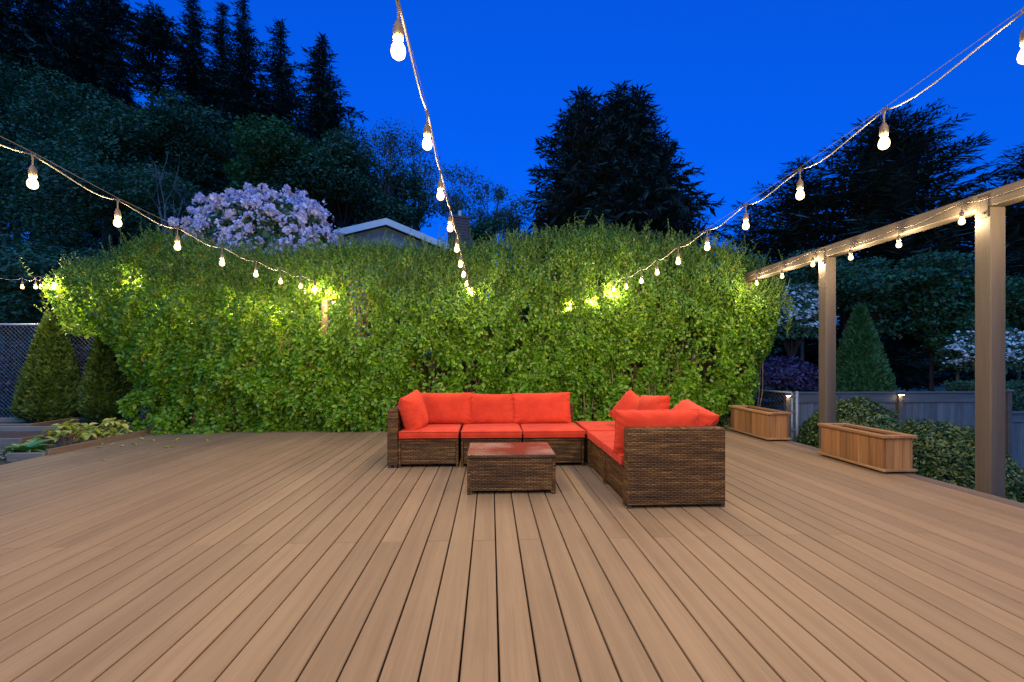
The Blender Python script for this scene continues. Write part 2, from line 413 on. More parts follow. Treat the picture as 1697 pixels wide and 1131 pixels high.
# ================================================================== SETTING
def sstep(t):
    t = np.clip(t, 0, 1); return t * t * (3 - 2 * t)
def ground_h(x, y):
    x = np.asarray(x, float); y = np.asarray(y, float)
    h = np.interp(x, [-60, -12, -5.6, -5.0, 4.0, 5.2, 9, 20, 60], [-0.1, -0.06, -0.05, -0.30, -0.75, -1.0, -1.35, -1.7, -2.2])
    h = h + sstep((y - 13) / 26) * sstep((8 - x) / 34) * 9.0
    return h
xs = np.concatenate([-14 - np.geomspace(1, 600, 34)[::-1], np.linspace(-14, 14, 90), 14 + np.geomspace(1, 600, 34)])
ys = np.concatenate([-8 - np.geomspace(1, 300, 16)[::-1], np.linspace(-8, 16, 60), 16 + np.geomspace(1, 900, 44)])
GX, GY = np.meshgrid(xs, ys); GZ = ground_h(GX, GY)
GZ = GZ + 0.02 * wobble(np.stack([GX.ravel(), GY.ravel(), 0 * GX.ravel()], 1), 0.8, 3).reshape(GX.shape) * (np.abs(GX) > 5.6)
nx, ny = len(xs), len(ys)
ii = (np.arange(ny - 1)[:, None] * nx + np.arange(nx - 1)[None]).ravel()
gl = np.stack([ii, ii + 1, ii + nx + 1, ii + nx], 1).ravel()
g = obj('ground', mesh_arrays('ground', np.stack([GX, GY, GZ], -1).reshape(-1, 3), gl, np.arange(len(ii)) * 4, M['ground'], True))
tag(g, 'dark garden ground rising to the wooded slope', None, kind='structure')

# ---- deck: every board is its own piece
DX0, DX1, DY0, DY1, SEAM, PITCH = -5.25, 4.055, -1.6, 7.62, 2.975, 0.1445
deck = empty('deck', (0, 0, 0)); tag(deck, 'brown composite deck of long boards', None, kind='structure')
def board_mesh(w, y0, y1, t=0.024, c=0.003):
    p = [(-w/2, -t), (w/2, -t), (w/2, -c), (w/2 - c, 0), (-w/2 + c, 0), (-w/2, -c)]
    n = len(p); V = [(x, y0, z) for x, z in p] + [(x, y1, z) for x, z in p]
    Fs = [(k, (k+1) % n, n + (k+1) % n, n + k) for k in range(n)]
    Fs = [f[::-1] for f in Fs] + [tuple(range(n)), tuple(n + k for k in range(n))[::-1]]
    m = MB(); m.add(V, Fs); me = m.mesh('board', M['deck'])
    bm = bmesh.new(); bm.from_mesh(me); bmesh.ops.recalc_face_normals(bm, faces=bm.faces[:]); bm.to_mesh(me); bm.free()
    return me
bw = PITCH - 0.0080
me_full, me_near, me_far = board_mesh(bw, DY0, DY1), board_mesh(bw, DY0, SEAM - 0.0015), board_mesh(bw, SEAM + 0.0015, DY1)
# a gap line stands at photo x 827.7 on the bottom edge
gap0 = on_z(827.7, 1131).x
k0 = int(math.floor((DX0 - gap0) / PITCH)); k1 = int(math.ceil((DX1 - gap0) / PITCH))
for k in range(k0, k1):
    xc = gap0 + (k + 0.5) * PITCH
    if xc - bw/2 < DX0 - 0.09 or xc + bw/2 > DX1 + 0.04: continue
    for me in ((me_near, me_far) if k % 2 else (me_full,)):
        obj('board', me, deck, (xc, 0, random.uniform(-0.0008, 0.0008)))
DXR = 4.06
MB().box(DXR + 0.004, DXR + 0.17, DY0, DY1 + 0.02, -0.03, 0.002).build('edge_trim', M['trim'], deck, bevel=0.003)
MB().box(DXR + 0.13, DXR + 0.165, DY0, DY1 + 0.02, -0.32, -0.032).build('fascia', M['trim'], deck)
MB().box(DX0 - 0.02, DXR, DY1 + 0.004, DY1 + 0.035, -0.3, -0.004).build('fascia', M['trim'], deck)

# ================================================================== FURNITURE
W = M['wicker']
def wicker_part(name, parent, boxes, bevel=0.008):
    m = MB()
    for bx in boxes: m.box(*bx)
    return m.build(name, W, parent, bevel=bevel, seg=2, uv=True)
def sofa_unit(label, loc, rz, w, arm=None, back=True, depth=0.77):
    """local frame: front at y=0 looking to -y, x from 0 to w; arm = 'left' / 'right' adds 0.115 outside"""
    t = empty('sofa_module', loc, rz); tag(t, label, 'sofa', 'wicker sofa modules')
    wicker_part('front_panel', t, [(0.03, w - 0.03, 0.012, 0.034, 0.035, 0.275)], 0.004)
    wicker_part('front_rail', t, [(0.004, w - 0.004, 0.0, 0.04, 0.278, 0.305)], 0.006)
    wicker_part('side_panel', t, [(0.004, 0.028, 0.04, depth - 0.1, 0.035, 0.300)], 0.004)
    wicker_part('side_panel', t, [(w - 0.028, w - 0.004, 0.04, depth - 0.1, 0.035, 0.300)], 0.004)
    MB().box(0.03, w - 0.03, 0.042, depth - 0.1, 0.26, 0.298).build('seat_deck', M['dark_metal'], t)
    for x in (0.003, w - 0.027):
        wicker_part('corner_leg', t, [(x, x + 0.024, 0.002, 0.026, 0.0, 0.277)], 0.004)
    if back:
        wicker_part('backrest', t, [(0.0, w, depth - 0.095, depth, 0.03, 0.615)], 0.012)
    else:
        wicker_part('back_panel', t, [(0.004, w - 0.004, depth - 0.1, depth, 0.035, 0.300)], 0.006)
    for x in (0.003, w - 0.027):
        MB().box(x, x + 0.024, depth - 0.03, depth - 0.006, 0.0, 0.03).build('foot', M['dark_metal'], t)
    if arm:
        a0, a1 = (-0.115, -0.003) if arm == 'left' else (w + 0.003, w + 0.115)
        wicker_part('armrest', t, [(a0, a1, 0.0, depth, 0.022, 0.615)], 0.012)
        for y in (0.004, depth - 0.034):
            MB().box(a0 + 0.01, a0 + 0.04, y, y + 0.03, 0.0, 0.024).build('foot', M['dark_metal'], t)
            MB().box(a1 - 0.04, a1 - 0.01, y, y + 0.03, 0.0, 0.024).build('foot', M['dark_metal'], t)
    return t
sofa_unit('brown wicker end module at far left with tall left arm', (-0.975, 5.0, 0), 0, 0.636, arm='left')
sofa_unit('armless wicker module half hidden behind the coffee table', (-0.315, 5.0, 0), 0, 0.65)
sofa_unit('armless wicker module third from left, beside the backless corner seat', (0.348, 5.0, 0), 0, 0.66)
sofa_unit('backless wicker corner seat where the two sofa rows meet', (1.045, 4.995, 0), 0, 0.78, back=False)
# right row looks to -x: rotate so local -y -> world -x  (rz = -90deg: local x -> -y)
sofa_unit('armless wicker module in the middle of the right row', (1.045, 4.955, 0), -math.pi / 2, 0.64)
sofa_unit('wicker end module nearest the camera with wide woven side panel', (1.045, 4.300, 0), -math.pi / 2, 0.640, arm='right')

def cushion_mesh(w, h, t, seed, power=5.0, pinch=0.03, wr=0.006, n=28, soft=0.5, boxy=0.0):
    """pillow lying in xy, thickness z; boxy gives straight side walls with piping"""
    u = np.sin(np.linspace(-1, 1, n) * math.pi / 2); U, Vv = np.meshgrid(u, u)
    edge = ((1 - np.abs(U) ** power) * (1 - np.abs(Vv) ** power))
    prof = np.clip(edge, 0, 1) ** soft
    X = w/2 * U * (1 - pinch * (1 - Vv**2) * np.abs(U)**3); Y = h/2 * Vv * (1 - pinch * (1 - U**2) * np.abs(Vv)**3)
    P = np.stack([X.ravel(), Y.ravel(), 0 * X.ravel()], 1)
    r = np.random.default_rng(seed)
    out = []
    for s in (1, -1):
        wb = wobble(P + s * 3.1, 2.6, seed + s, 3).reshape(X.shape)
        near = np.exp(-((1 - np.maximum(np.abs(U), np.abs(Vv))) / 0.16))
        ang = np.arctan2(Vv, U)
        crease = np.sin(ang * 23 + seed + 2.5 * wb) * near * (prof > 0.02)
        Z = s * (t/2 * (boxy + (1 - boxy) * prof) + wr * (1.6 * wb * prof + 1.0 * crease))
        if boxy > 0: Z = s * (t/2 * (boxy + (1 - boxy) * prof) + wr * wb)
        else: Z = np.where(edge < 1e-6, 0.0, Z)
        out.append(np.stack([X, Y, Z], -1).reshape(-1, 3))
    V = np.concatenate(out); N2 = n * n
    ii = (np.arange(n - 1)[:, None] * n + np.arange(n - 1)[None]).ravel()
    top = np.stack([ii, ii + 1, ii + n + 1, ii + n], 1); bot = np.stack([ii, ii + n, ii + n + 1, ii + 1], 1) + N2
    ring = list(range(n)) + [k*n + n-1 for k in range(1, n)] + [(n-1)*n + k for k in range(n-2, -1, -1)] + [k*n for k in range(n-2, 0, -1)]
    side = [[ring[k], ring[k] + N2, ring[(k+1) % len(ring)] + N2, ring[(k+1) % len(ring)]] for k in range(len(ring))]
    fs = np.concatenate([top, bot, np.array(side)])
    me = mesh_arrays('cushion', V, fs.ravel(), np.arange(len(fs)) * 4, M['fabric'], True)
    bm = bmesh.new(); bm.from_mesh(me)
    bmesh.ops.remove_doubles(bm, verts=bm.verts[:], dist=1e-5); bmesh.ops.recalc_face_normals(bm, faces=bm.faces[:])
    bm.to_mesh(me); bm.free()
    me.polygons.foreach_set('use_smooth', np.ones(len(me.polygons), bool))
    return me, [Vector(V[i]) for i in ring]
def piping(parent, ring_pts, dz, r=0.0045):
    m = MB(); pts = [p + Vector((0, 0, dz)) for p in ring_pts]; m.tube(pts + [pts[0]], r, 5, False)
    m.build('piping', M['fabric'], parent, smooth=True)
def seat_cushion(label, x0, x1, y0, y1, z0=0.306, t=0.085, seed=1):
    w, h = x1 - x0, y1 - y0
    me, ring = cushion_mesh(w, h, t, seed, power=14, pinch=0.006, wr=0.0035, boxy=0.72, soft=0.6)
    o = obj('seat_cushion', me, None, ((x0 + x1)/2, (y0 + y1)/2, z0 + t/2))
    tag(o, label, 'cushion', 'red seat cushions')
    flat = [Vector((p.x, p.y, 0)) for p in ring]
    piping(o, flat, t/2 * 0.72); piping(o, flat, -t/2 * 0.72)
    return o
seat_cushion('red seat cushion at the far left, under the leaning side pillow', -0.965, -0.343, 4.985, 5.65, seed=1)
seat_cushion('red seat cushion with a fold line, directly behind the coffee table', -0.312, 0.333, 4.98, 5.65, seed=2)
seat_cushion('red seat cushion third from left with a smooth rounded front', 0.352, 1.008, 4.975, 5.65, seed=3)
seat_cushion('red seat cushion on the backless corner seat', 1.05, 1.82, 5.005, 5.75, seed=4)
seat_cushion('red seat cushion in the middle of the right row', 1.03, 1.70, 4.318, 4.952, seed=5)
seat_cushion('red seat cushion nearest the camera, inside the woven side panel', 1.03, 1.70, 3.66, 4.295, seed=6)
def pillow(label, c, w, h, t, rot, seed, pinch=0.03, power=5.0, name='back_cushion', wr=0.012):
    me, ring = cushion_mesh(w, h, t, seed, power=power, pinch=pinch, wr=wr)
    o = obj(name, me, None, c)
    o.rotation_euler = rot
    tag(o, label, 'cushion', 'red back cushions and pillows')
    piping(o, ring, 0.0, 0.004)
    return o
R = math.radians
# cushions of the back row: local xy plane stood upright, leaning back
def upright(lean, yaw=0.0, roll=0.0):
    return (Matrix.Rotation(R(yaw), 3, 'Z') @ Matrix.Rotation(R(90 - lean), 3, 'X') @ Matrix.Rotation(R(roll), 3, 'Z')).to_euler()
pillow('wide red back cushion at the left end, shaded by the side pillow', (-0.555, 5.585, 0.565), 0.69, 0.375, 0.17, upright(10, 0, 0), 11)
pillow('narrow red back cushion in the middle, tucked between two wider ones', (0.02, 5.60, 0.555), 0.58, 0.36, 0.15, upright(10, 2, -1), 12, power=4.2)
pillow('wide red back cushion third from left, next to the corner seat', (0.612, 5.585, 0.56), 0.69, 0.375, 0.16, upright(10, 0, 1), 13)
pillow('plump red pillow leaning on the left arm, seen edge on', (-0.845, 5.24, 0.565), 0.46, 0.42, 0.20, upright(14, 76, 8), 14, power=4.0)
pillow('long red pillow rising above the near woven side panel', (1.345, 3.765, 0.560), 0.69, 0.36, 0.20, upright(8, 180, 0), 15)
pillow('red back cushion sagging over the right backrest, nearest the camera', (1.70, 4.03, 0.575), 0.66, 0.42, 0.19, upright(40, -86, -9), 16, power=4.0)
pillow('red back cushion standing tallest in the right row', (1.60, 4.62, 0.590), 0.60, 0.40, 0.17, upright(14, -86, 4), 17, power=4.0)
pillow('red pillow slumped on the corner seat, farthest right', (1.58, 5.16, 0.545), 0.52, 0.38, 0.16, upright(28, -55, -28), 18, power=4.0)

# coffee table
tb = empty('coffee_table', (-0.205, 3.97, 0)); tag(tb, 'low wicker coffee table with dusty glass top before the sofa', 'table')
tw, td, th = 0.765, 0.60, 0.335
wicker_part('front_panel', tb, [(0.03, tw - 0.03, 0.012, 0.032, 0.03, th - 0.03)], 0.004)
wicker_part('back_panel', tb, [(0.03, tw - 0.03, td - 0.032, td - 0.012, 0.03, th - 0.03)], 0.004)
wicker_part('side_panel', tb, [(0.012, 0.032, 0.034, td - 0.034, 0.03, th - 0.03)], 0.004)
wicker_part('side_panel', tb, [(tw - 0.032, tw - 0.012, 0.034, td - 0.034, 0.03, th - 0.03)], 0.004)
for x in (0.006, tw - 0.034):
    for y in (0.006, td - 0.034):
        wicker_part('leg', tb, [(x, x + 0.028, y, y + 0.028, 0.0, th - 0.03)], 0.004)
for bx in ((0, tw, 0, 0.035), (0, tw, td - 0.035, td)):
    wicker_part('top_rim', tb, [(*bx, th - 0.029, th - 0.004)], 0.007)
for bx in ((0, 0.035, 0.036, td - 0.036), (tw - 0.035, tw, 0.036, td - 0.036)):
    wicker_part('top_rim', tb, [(*bx, th - 0.029, th - 0.004)], 0.007)
MB().box(0.036, tw - 0.036, 0.036, td - 0.036, th - 0.028, th - 0.010).build('table_deck', M['dark_metal'], tb)
MB().box(0.008, tw - 0.008, 0.008, td - 0.008, th - 0.0035, th + 0.0025).build('glass_top', M['glass'], tb, bevel=0.002)

# ================================================================== PLANTERS
def planter(label, x0, y0, lx, ly, h):
    t = empty('planter_box', (x0, y0, 0)); tag(t, label, 'planter', 'cedar planter boxes')
    nl, ne = int(round(ly / 0.105)), 3
    for sx in (0.0, lx - 0.02):
        for k in range(nl):
            a, b = k * ly / nl, (k + 1) * ly / nl
            MB().box(sx, sx + 0.02, a + 0.0015, b - 0.0015, 0.03, h - 0.03).build('plank', M['cedar'], t, bevel=0.002)
    for sy in (0.0, ly - 0.02):
        ww = lx - 0.044
        for k in range(ne):
            a, b = 0.022 + k * ww / ne, 0.022 + (k + 1) * ww / ne
            MB().box(a + 0.0015, b - 0.0015, sy, sy + 0.02, 0.03, h - 0.03).build('plank', M['cedar'], t, bevel=0.002)
    e = 0.028
    for z0, z1, nm, inner in ((h - 0.03, h, 'rim_board', 0.045), (0.022, 0.048, 'base_board', 0.0)):
        inn = inner if inner else -0.0015
        for bx in ((-e, inn, -e, ly + e), (lx - inn, lx + e, -e, ly + e)):
            MB().box(*bx, z0, z1).build(nm, M['cedar_rim'], t, bevel=0.004)
        for bx in ((inn + 0.001, lx - inn - 0.001, -e, inn), (inn + 0.001, lx - inn - 0.001, ly - inn, ly + e)):
            MB().box(*bx, z0, z1).build(nm, M['cedar_rim'], t, bevel=0.004)
    for x in (0.02, lx - 0.08):
        for y in (0.03, ly - 0.10):
            MB().box(x, x + 0.06, y, y + 0.07, 0.0025, 0.021).build('foot', M['cedar_rim'], t)
    MB().box(0.021, lx - 0.021, 0.021, ly - 0.021, 0.06, h - 0.12).build('soil', M['soil'], t)
    return t
planter('empty cedar planter box at the far end, against the hedge', 3.89, 6.42, 0.30, 1.02, 0.405)
planter('empty cedar planter box nearer the camera, between the two timber posts', 3.94, 4.53, 0.30, 0.90, 0.385)

# ================================================================== POST AND BEAM FRAME
pg = empty('pergola_frame', (4.30, 3.86, -0.9)); tag(pg, 'brown painted timber frame of posts and one long beam', 'pergola')
def child(m, name, mat, parent, **k):
    o = m.build(name, mat, None, **k); o.parent = parent; o.matrix_parent_inverse = Matrix.Translation(parent.location).inverted() if parent.rotation_euler.z == 0 else parent.matrix_world.inverted()
    return o
for y in (1.85, 3.79, 5.75, 7.66):
    child(MB().box(4.236, 4.372, y, y + 0.136, float(ground_h(4.3, y)) - 0.05, 2.444), 'post', M['post'], pg, bevel=0.006)
M['beam'] = wood_mat('painted_beam', (0.062, 0.048, 0.037), (0.090, 0.071, 0.055), 'Y', rough=0.65, bump=0.35, grain=45, vary=0.06, stretch=0.05)
child(MB().box(4.232, 4.376, -1.2, 7.85, 2.446, 2.584), 'beam', M['beam'], pg, bevel=0.007)
for y in (1.85, 3.79, 5.75):
    child(MB().box(4.227, 4.2315, y + 0.02, y + 0.116, 2.36, 2.54), 'bracket_plate', M['post'], pg, bevel=0.001)
    child(MB().tube([(4.226, y + 0.045, 2.40), (4.216, y + 0.045, 2.40)], 0.012, 8), 'bolt', M['dark_metal'], pg)

# ================================================================== STRING LIGHTS
bulb_prof = [(0.013, 0.036), (0.016, 0.024), (0.0255, 0.004), (0.0285, -0.013), (0.0245, -0.030), (0.013, -0.040), (0.0005, -0.043)]
bulb_prof = [(r * 0.86, 0.036 - (0.036 - z) * 0.86) for r, z in bulb_prof]
me_bulb = MB().lathe(bulb_prof, 14).mesh('bulb', M['bulb'], smooth=True)
sk = MB().lathe([(0.0005, 0.098), (0.008, 0.096), (0.011, 0.088), (0.0165, 0.078), (0.0185, 0.060), (0.0175, 0.034), (0.014, 0.033)], 10)
me_socket = sk.mesh('socket', M['socket'], smooth=True)
def string_light(label, bulbs, drop=0.155, start=None, end=None, guide=True, sag=0.03, rad=0.0040, group='string lights over the deck'):
    bulbs = [Vector(b) for b in bulbs]
    t = empty('string_light', bulbs[0] + Vector((0, 0, drop))); tag(t, label, 'string light', group)
    o0 = t.location.copy()
    nodes = [b + Vector((0, 0, drop)) for b in bulbs]
    if start is not None: nodes = [Vector(start)] + nodes
    if end is not None: nodes = nodes + [Vector(end)]
    pts = []
    for a, b in zip(nodes[:-1], nodes[1:]):
        for k in range(7):
            s = k / 7; q = a.lerp(b, s)
            dz = sag * 4 * s * (1 - s) * (0.6 + 0.8 * random.random() * 0 + 0.4) + (0.010 * math.sin(s * 6.28 * 1.0))
            pts.append(q - Vector((0, 0, dz)) - o0)
    pts.append(nodes[-1] - o0)
    MB().tube(pts, rad, 6).build('cable', M['cable'], t, smooth=True)
    if guide:
        MB().tube([n - o0 + Vector((0, 0, 0.014)) for n in nodes], 0.0018, 4).build('guide_wire', M['guide'], t)
    for b in bulbs:
        s = obj('socket', me_socket, t, b - o0)
        obj('bulb', me_bulb, s)
        lm_ = obj('filament', filament, s, (0, 0, -0.010))
        nb = b - o0
        MB().tube([nb + Vector((0, 0, drop)), nb + Vector((0, 0, 0.092))], 0.0042, 6).build('drop_cord', M['cable'], t)
        MB().tube([nb + Vector((0, -0.012, drop + 0.006)), nb + Vector((0, 0.0, drop - 0.012)), nb + Vector((0, 0.012, drop + 0.006))], 0.006, 5).build('clip', M['socket'], t)
    return t
def px_string(pix, d_far, step):
    return [at_d(px, py, d_far - k * step) for k, (px, py) in enumerate(pix)]
def extend(bulbs, step, z, x, y_end=-1.9):
    b = list(bulbs); y = b[-1].y - step
    while y > y_end:
        b.append(Vector((x, y, z))); y -= step
    return b
SC = px_string([(777, 481), (773, 471), (768, 456), (763, 439), (757, 413), (746, 378), (730, 324), (708, 238), (660, 83)], 7.4, 0.732)
SC = extend(SC, 0.732, 2.22, -0.30)
string_light('string of warm bulbs running straight overhead above the coffee table', SC, start=(-0.345, 7.72, 2.40), end=(-0.30, -2.4, 2.5))
SR = px_string([(1017, 480), (1038, 476), (1063, 466), (1089, 452), (1124, 434), (1172, 410), (1236, 374), (1326, 323), (1465, 237), (1702, 90)], 7.4, 0.641)
SR = [at_d(946, 507, 7.66), at_d(984, 498, 7.58)] + extend(SR, 0.641, 2.24, 1.90)
string_light('string of warm bulbs climbing from the hedge to the top right corner', SR, start=at_d(915, 500, 7.8), end=(1.9, -2.4, 2.5))
SL = px_string([(521, 479), (498, 475), (465, 467), (424, 455), (368, 436), (294, 409), (195, 369), (54, 304)], 7.4, 0.691)
SL = [at_d(552, 505, 7.66), at_d(540, 488, 7.58)] + extend(SL, 0.691, 2.16, -2.55)
string_light('string of warm bulbs climbing from the hedge to the left edge', SL, start=at_d(560, 515, 7.8), end=(-2.5, -2.4, 2.4))
SB = [Vector((4.19, 7.214 - 0.6444 * k, z)) for k, z in enumerate((2.35, 2.345, 2.385, 2.335, 2.325, 2.375, 2.34, 2.35, 2.34, 2.35, 2.345, 2.35, 2.34))]
string_light('string of warm bulbs clipped along the brown timber beam', SB, drop=0.165, start=(4.215, 7.7, 2.5), end=(4.2, -1.1, 2.5), guide=False, sag=0.02)
SF = [at_d(89, 473, 7.3), at_d(68, 476, 7.5), at_d(59, 476, 7.7), at_d(37, 476, 8.0), at_d(-18, 470, 8.4)]
string_light('short string of warm bulbs at the left, beyond the hedge end', SF, start=at_d(150, 462, 7.45), end=at_d(-70, 440, 8.8), sag=0.05)

SG = [at_d(150, 497, 7.55), at_d(222, 470, 7.5), at_d(278, 522, 7.62), at_d(399, 508, 7.52), at_d(460, 519, 7.55)]
string_light('string of bulbs half buried in the hedge leaves at left', SG, drop=0.10, start=at_d(110, 470, 7.7), end=at_d(500, 505, 7.7), guide=False)

# ================================================================== HEDGE
hz_px = [(275, 760), (232, 700), (206, 668), (214, 640), (196, 600), (178, 572), (150, 556), (112, 552), (84, 528), (76, 486), (82, 462), (110, 444),
         (160, 436), (205, 428), (228, 402), (262, 388), (300, 396), (360, 410), (430, 420), (500, 412), (560, 404), (610, 404), (660, 406), (705, 412),
         (760, 410), (820, 402), (880, 392), (940, 384), (1000, 380), (1050, 388), (1100, 398), (1150, 402), (1205, 412), (1240, 424), (1268, 448), (1288, 482),
         (1292, 520), (1284, 560), (1264, 604), (1254, 650), (1246, 690), (1240, 760)]
HYC = 8.25
hz = np.array([[*on_y(px, py, HYC - 0.30)] for px, py in hz_px])[:, [0, 2]]
def poly_dist(Q, poly, closed=False):
    d = np.full(len(Q), 1e9)
    for a, b in zip(poly[:-1], poly[1:]):
        ab = b - a; t = np.clip(((Q - a) @ ab) / (ab @ ab), 0, 1)
        d = np.minimum(d, np.linalg.norm(Q - (a + t[:, None] * ab), axis=1))
    return d
def in_poly(Q, poly):
    ins = np.zeros(len(Q), bool); n = len(poly)
    for i in range(n):
        a, b = poly[i], poly[(i + 1) % n]
        c = (a[1] > Q[:, 1]) != (b[1] > Q[:, 1])
        xi = a[0] + (Q[:, 1] - a[1]) / (b[1] - a[1] + 1e-12) * (b[0] - a[0])
        ins ^= c & (Q[:, 0] < xi)
    return ins
def hedge_front(X, Z, dist):
    P = np.stack([X, 0 * X, Z], 1)
    half = 0.66 * np.sqrt(np.clip(1 - (1 - np.clip(dist / 0.55, 0, 1)) ** 2, 0, 1))
    return HYC - half - 0.14 * wobble(P, 0.8, 21, 3) - 0.10 * wobble(P, 2.6, 22, 2) - 0.10 * wobble(P, 5.5, 23, 2) - 0.10 * np.exp(-((Z - 2.0) / 0.7) ** 2), half
hedge = empty('hedge', (-0.5, 8.2, -0.3)); tag(hedge, 'tall leafy hedge across the whole back of the deck', 'hedge')
def sample_hedge(n, rng):
    x0, x1 = hz[:, 0].min(), hz[:, 0].max(); z0, z1 = -0.1, hz[:, 1].max()
    Q = np.stack([rng.uniform(x0, x1, n), rng.uniform(z0, z1, n)], 1)
    return Q[in_poly(Q, hz)]
def hedge_leaves(n, seed, back=False):
    rng = np.random.default_rng(seed)
    Q = sample_hedge(n, rng); d = poly_dist(Q, hz)
    yf, half = hedge_front(Q[:, 0], Q[:, 1], d)
    P2 = np.stack([Q[:, 0], 0 * Q[:, 0], Q[:, 1]], 1)
    hole = 0.8 * wobble(P2, 1.15, 31, 3) + 0.55 * wobble(P2, 4.5, 32, 2)
    low = np.clip(2.0 - Q[:, 1], 0, 1.4) / 1.4
    keep = rng.random(len(Q)) < np.where(hole > 0.52 - 0.26 * low, 0.12, 1.0)
    keep &= rng.random(len(Q)) > 0.40 * np.clip((0.60 - Q[:, 1]) / 0.60, 0, 1)
    if not back:
        y = yf + rng.exponential(0.055, len(Q))
    else:
        keep[:] = True
        y = HYC + half * rng.uniform(0.2, 1.0, len(Q))
    Q, y, d, yf = Q[keep], y[keep], d[keep], yf[keep]
    P = np.stack([Q[:, 0], y, Q[:, 1]], 1)
    # outward normal from the front sheet
    e = 0.06
    fx = (hedge_front(Q[:, 0] + e, Q[:, 1], poly_dist(Q + [e, 0], hz))[0] - yf) / e
    fz = (hedge_front(Q[:, 0], Q[:, 1] + e, poly_dist(Q + [0, e], hz))[0] - yf) / e
    N = unit(np.stack([np.clip(fx, -2, 2), -np.ones_like(fx), np.clip(fz, -2, 2)], 1) * (1, -1 if back else 1, 1))
    N = N * 0.8 + np.array([0, 0, 0.45]) + rng.normal(size=N.shape) * 0.65
    ax = rng.normal(size=N.shape) * 0.9 + np.array([0, -0.3, -0.5])
    hgt = np.clip((Q[:, 1] - 0.9) / 1.6, 0, 1)
    L = (0.077 - 0.024 * hgt) * rng.uniform(0.65, 1.25, len(Q))
    up = rng.random(len(Q)) < hgt * 0.75
    return P, N, L, ax, up, rng
P, N, L, ax, up, rg = hedge_leaves(195000, 41)
o = obj('foliage', leaf_mesh('foliage', P[~up], N[~up], L[~up], M['hedge'], 0.66, 0.3, True, rg, ax[~up]), hedge); o.matrix_parent_inverse = Matrix.Translation(hedge.location).inverted(); tag(o, kind='stuff')
n_up = int(up.sum())
ax_u = rg.normal(size=(n_up, 3)) * 0.6 + np.array([0, -0.25, 0.9])
o = obj('upper_foliage', leaf_mesh('upper_foliage', P[up], N[up] * (1, 1, 0.4), L[up] * 0.95, M['hedge_top'], 0.5, 0.3, True, rg, ax_u), hedge); o.matrix_parent_inverse = Matrix.Translation(hedge.location).inverted(); tag(o, kind='stuff')
P, N, L, ax, up, rg = hedge_leaves(64000, 42, True)
o = obj('rear_foliage', leaf_mesh('rear_foliage', P, N, L * 1.25, M['hedge'], 0.66, 0.3, True, rg, ax), hedge); o.matrix_parent_inverse = Matrix.Translation(hedge.location).inverted(); tag(o, kind='stuff')
# stems inside and shoots standing out of the top
rg = np.random.default_rng(43)
sm = MB()
Q = sample_hedge(1500, rg); Q = Q[(Q[:, 1] > 0.7) & (Q[:, 0] > -5.0)][:420]
for (x, z) in Q:
    y0 = HYC + rg.uniform(-0.55, 0.3); zb = -0.4; xb = np.clip(x + rg.normal() * 0.25, -5.1, 4.35)
    pts = [(xb + (x - xb) * s + 0.05 * math.sin(7 * s + x * 9), y0 + 0.05 * math.sin(5 * s + z * 11), zb + (z - zb) * s) for s in np.linspace(0, 1, 6)]
    sm.tube(pts, [0.011 * (1 - 0.7 * s) + 0.002 for s in np.linspace(0, 1, 6)], 4, False)
for k in range(420):
    x = rg.uniform(-5.1, 4.2); z = rg.uniform(0.0, 1.9); y0 = 7.72 + rg.uniform(0, 0.3); dx, dz = rg.normal() * 0.12, rg.uniform(0.15, 0.5)
    sm.tube([(x, y0, z), (x + dx * 0.6, y0 - 0.03, z + dz * 0.6), (x + dx, y0 + rg.normal() * 0.05, z + dz)], 0.0035, 3, False)
o = child(sm, 'stems', M['stem'], hedge); tag(o, kind='stuff')
sh = MB(); LP = []; LN = []; LA = []; LL = []
top = hz[11:36]
seg = np.linalg.norm(np.diff(top, axis=0), axis=1); cum = np.concatenate([[0], np.cumsum(seg)])
for k in range(3600):
    s_ = rg.uniform(0, cum[-1]); j = min(np.searchsorted(cum, s_, 'right') - 1, len(top) - 2); q = top[j] + (top[j+1] - top[j]) * ((s_ - cum[j]) / seg[j])
    long_ = rg.random() < 0.03
    h = rg.uniform(0.25, 0.42) if long_ else rg.uniform(0.07, 0.24)
    if k % 2:                                                   # on the upper front face
        dz = rg.random() ** 1.3 * 0.85; z_ = q[1] - 0.05 - dz
        dd = max(0.02, min(0.55, dz)); y_ = HYC - 0.66 * math.sqrt(max(0, 1 - (1 - dd / 0.55) ** 2)) + 0.02
        base = np.array([q[0], y_ + rg.normal() * 0.05, z_]); lean = np.array([rg.normal() * 0.25, -0.35 + rg.normal() * 0.15, 1.0]); h *= 0.7
    else:
        base = np.array([q[0], HYC + rg.normal() * 0.30, q[1] - 0.12 - 0.2 * rg.random() ** 2]); lean = np.array([rg.normal() * 0.25, rg.normal() * 0.25 - 0.1, 1.0])
    tip = base + lean * (h + 0.08); bend = np.array([rg.normal() * 0.03, rg.normal() * 0.03, 0])
    sh.tube([base, (base + tip) / 2 + bend, tip], 0.0024, 3, False)
    nl = int(6 + h * 40)
    for m_ in range(nl):
        t_ = (m_ + 0.5) / nl; p = base + (tip - base) * t_ + bend * 4 * t_ * (1 - t_); a = rg.uniform(0, 6.28) if m_ % 2 == 0 else a + math.pi
        d_ = np.array([math.cos(a), math.sin(a), 0.8])
        LP.append(p); LA.append(d_); LN.append(np.array([-0.5 * math.cos(a), -0.5 * math.sin(a) - 0.2, 0.7]) + rg.normal(size=3) * 0.25); LL.append(rg.uniform(0.034, 0.058) * (1.15 - 0.45 * t_))
M['shoot'] = plain('green_shoot', (0.10, 0.15, 0.04), 0.7)
o = child(sh, 'shoots', M['shoot'], hedge); tag(o, kind='stuff')
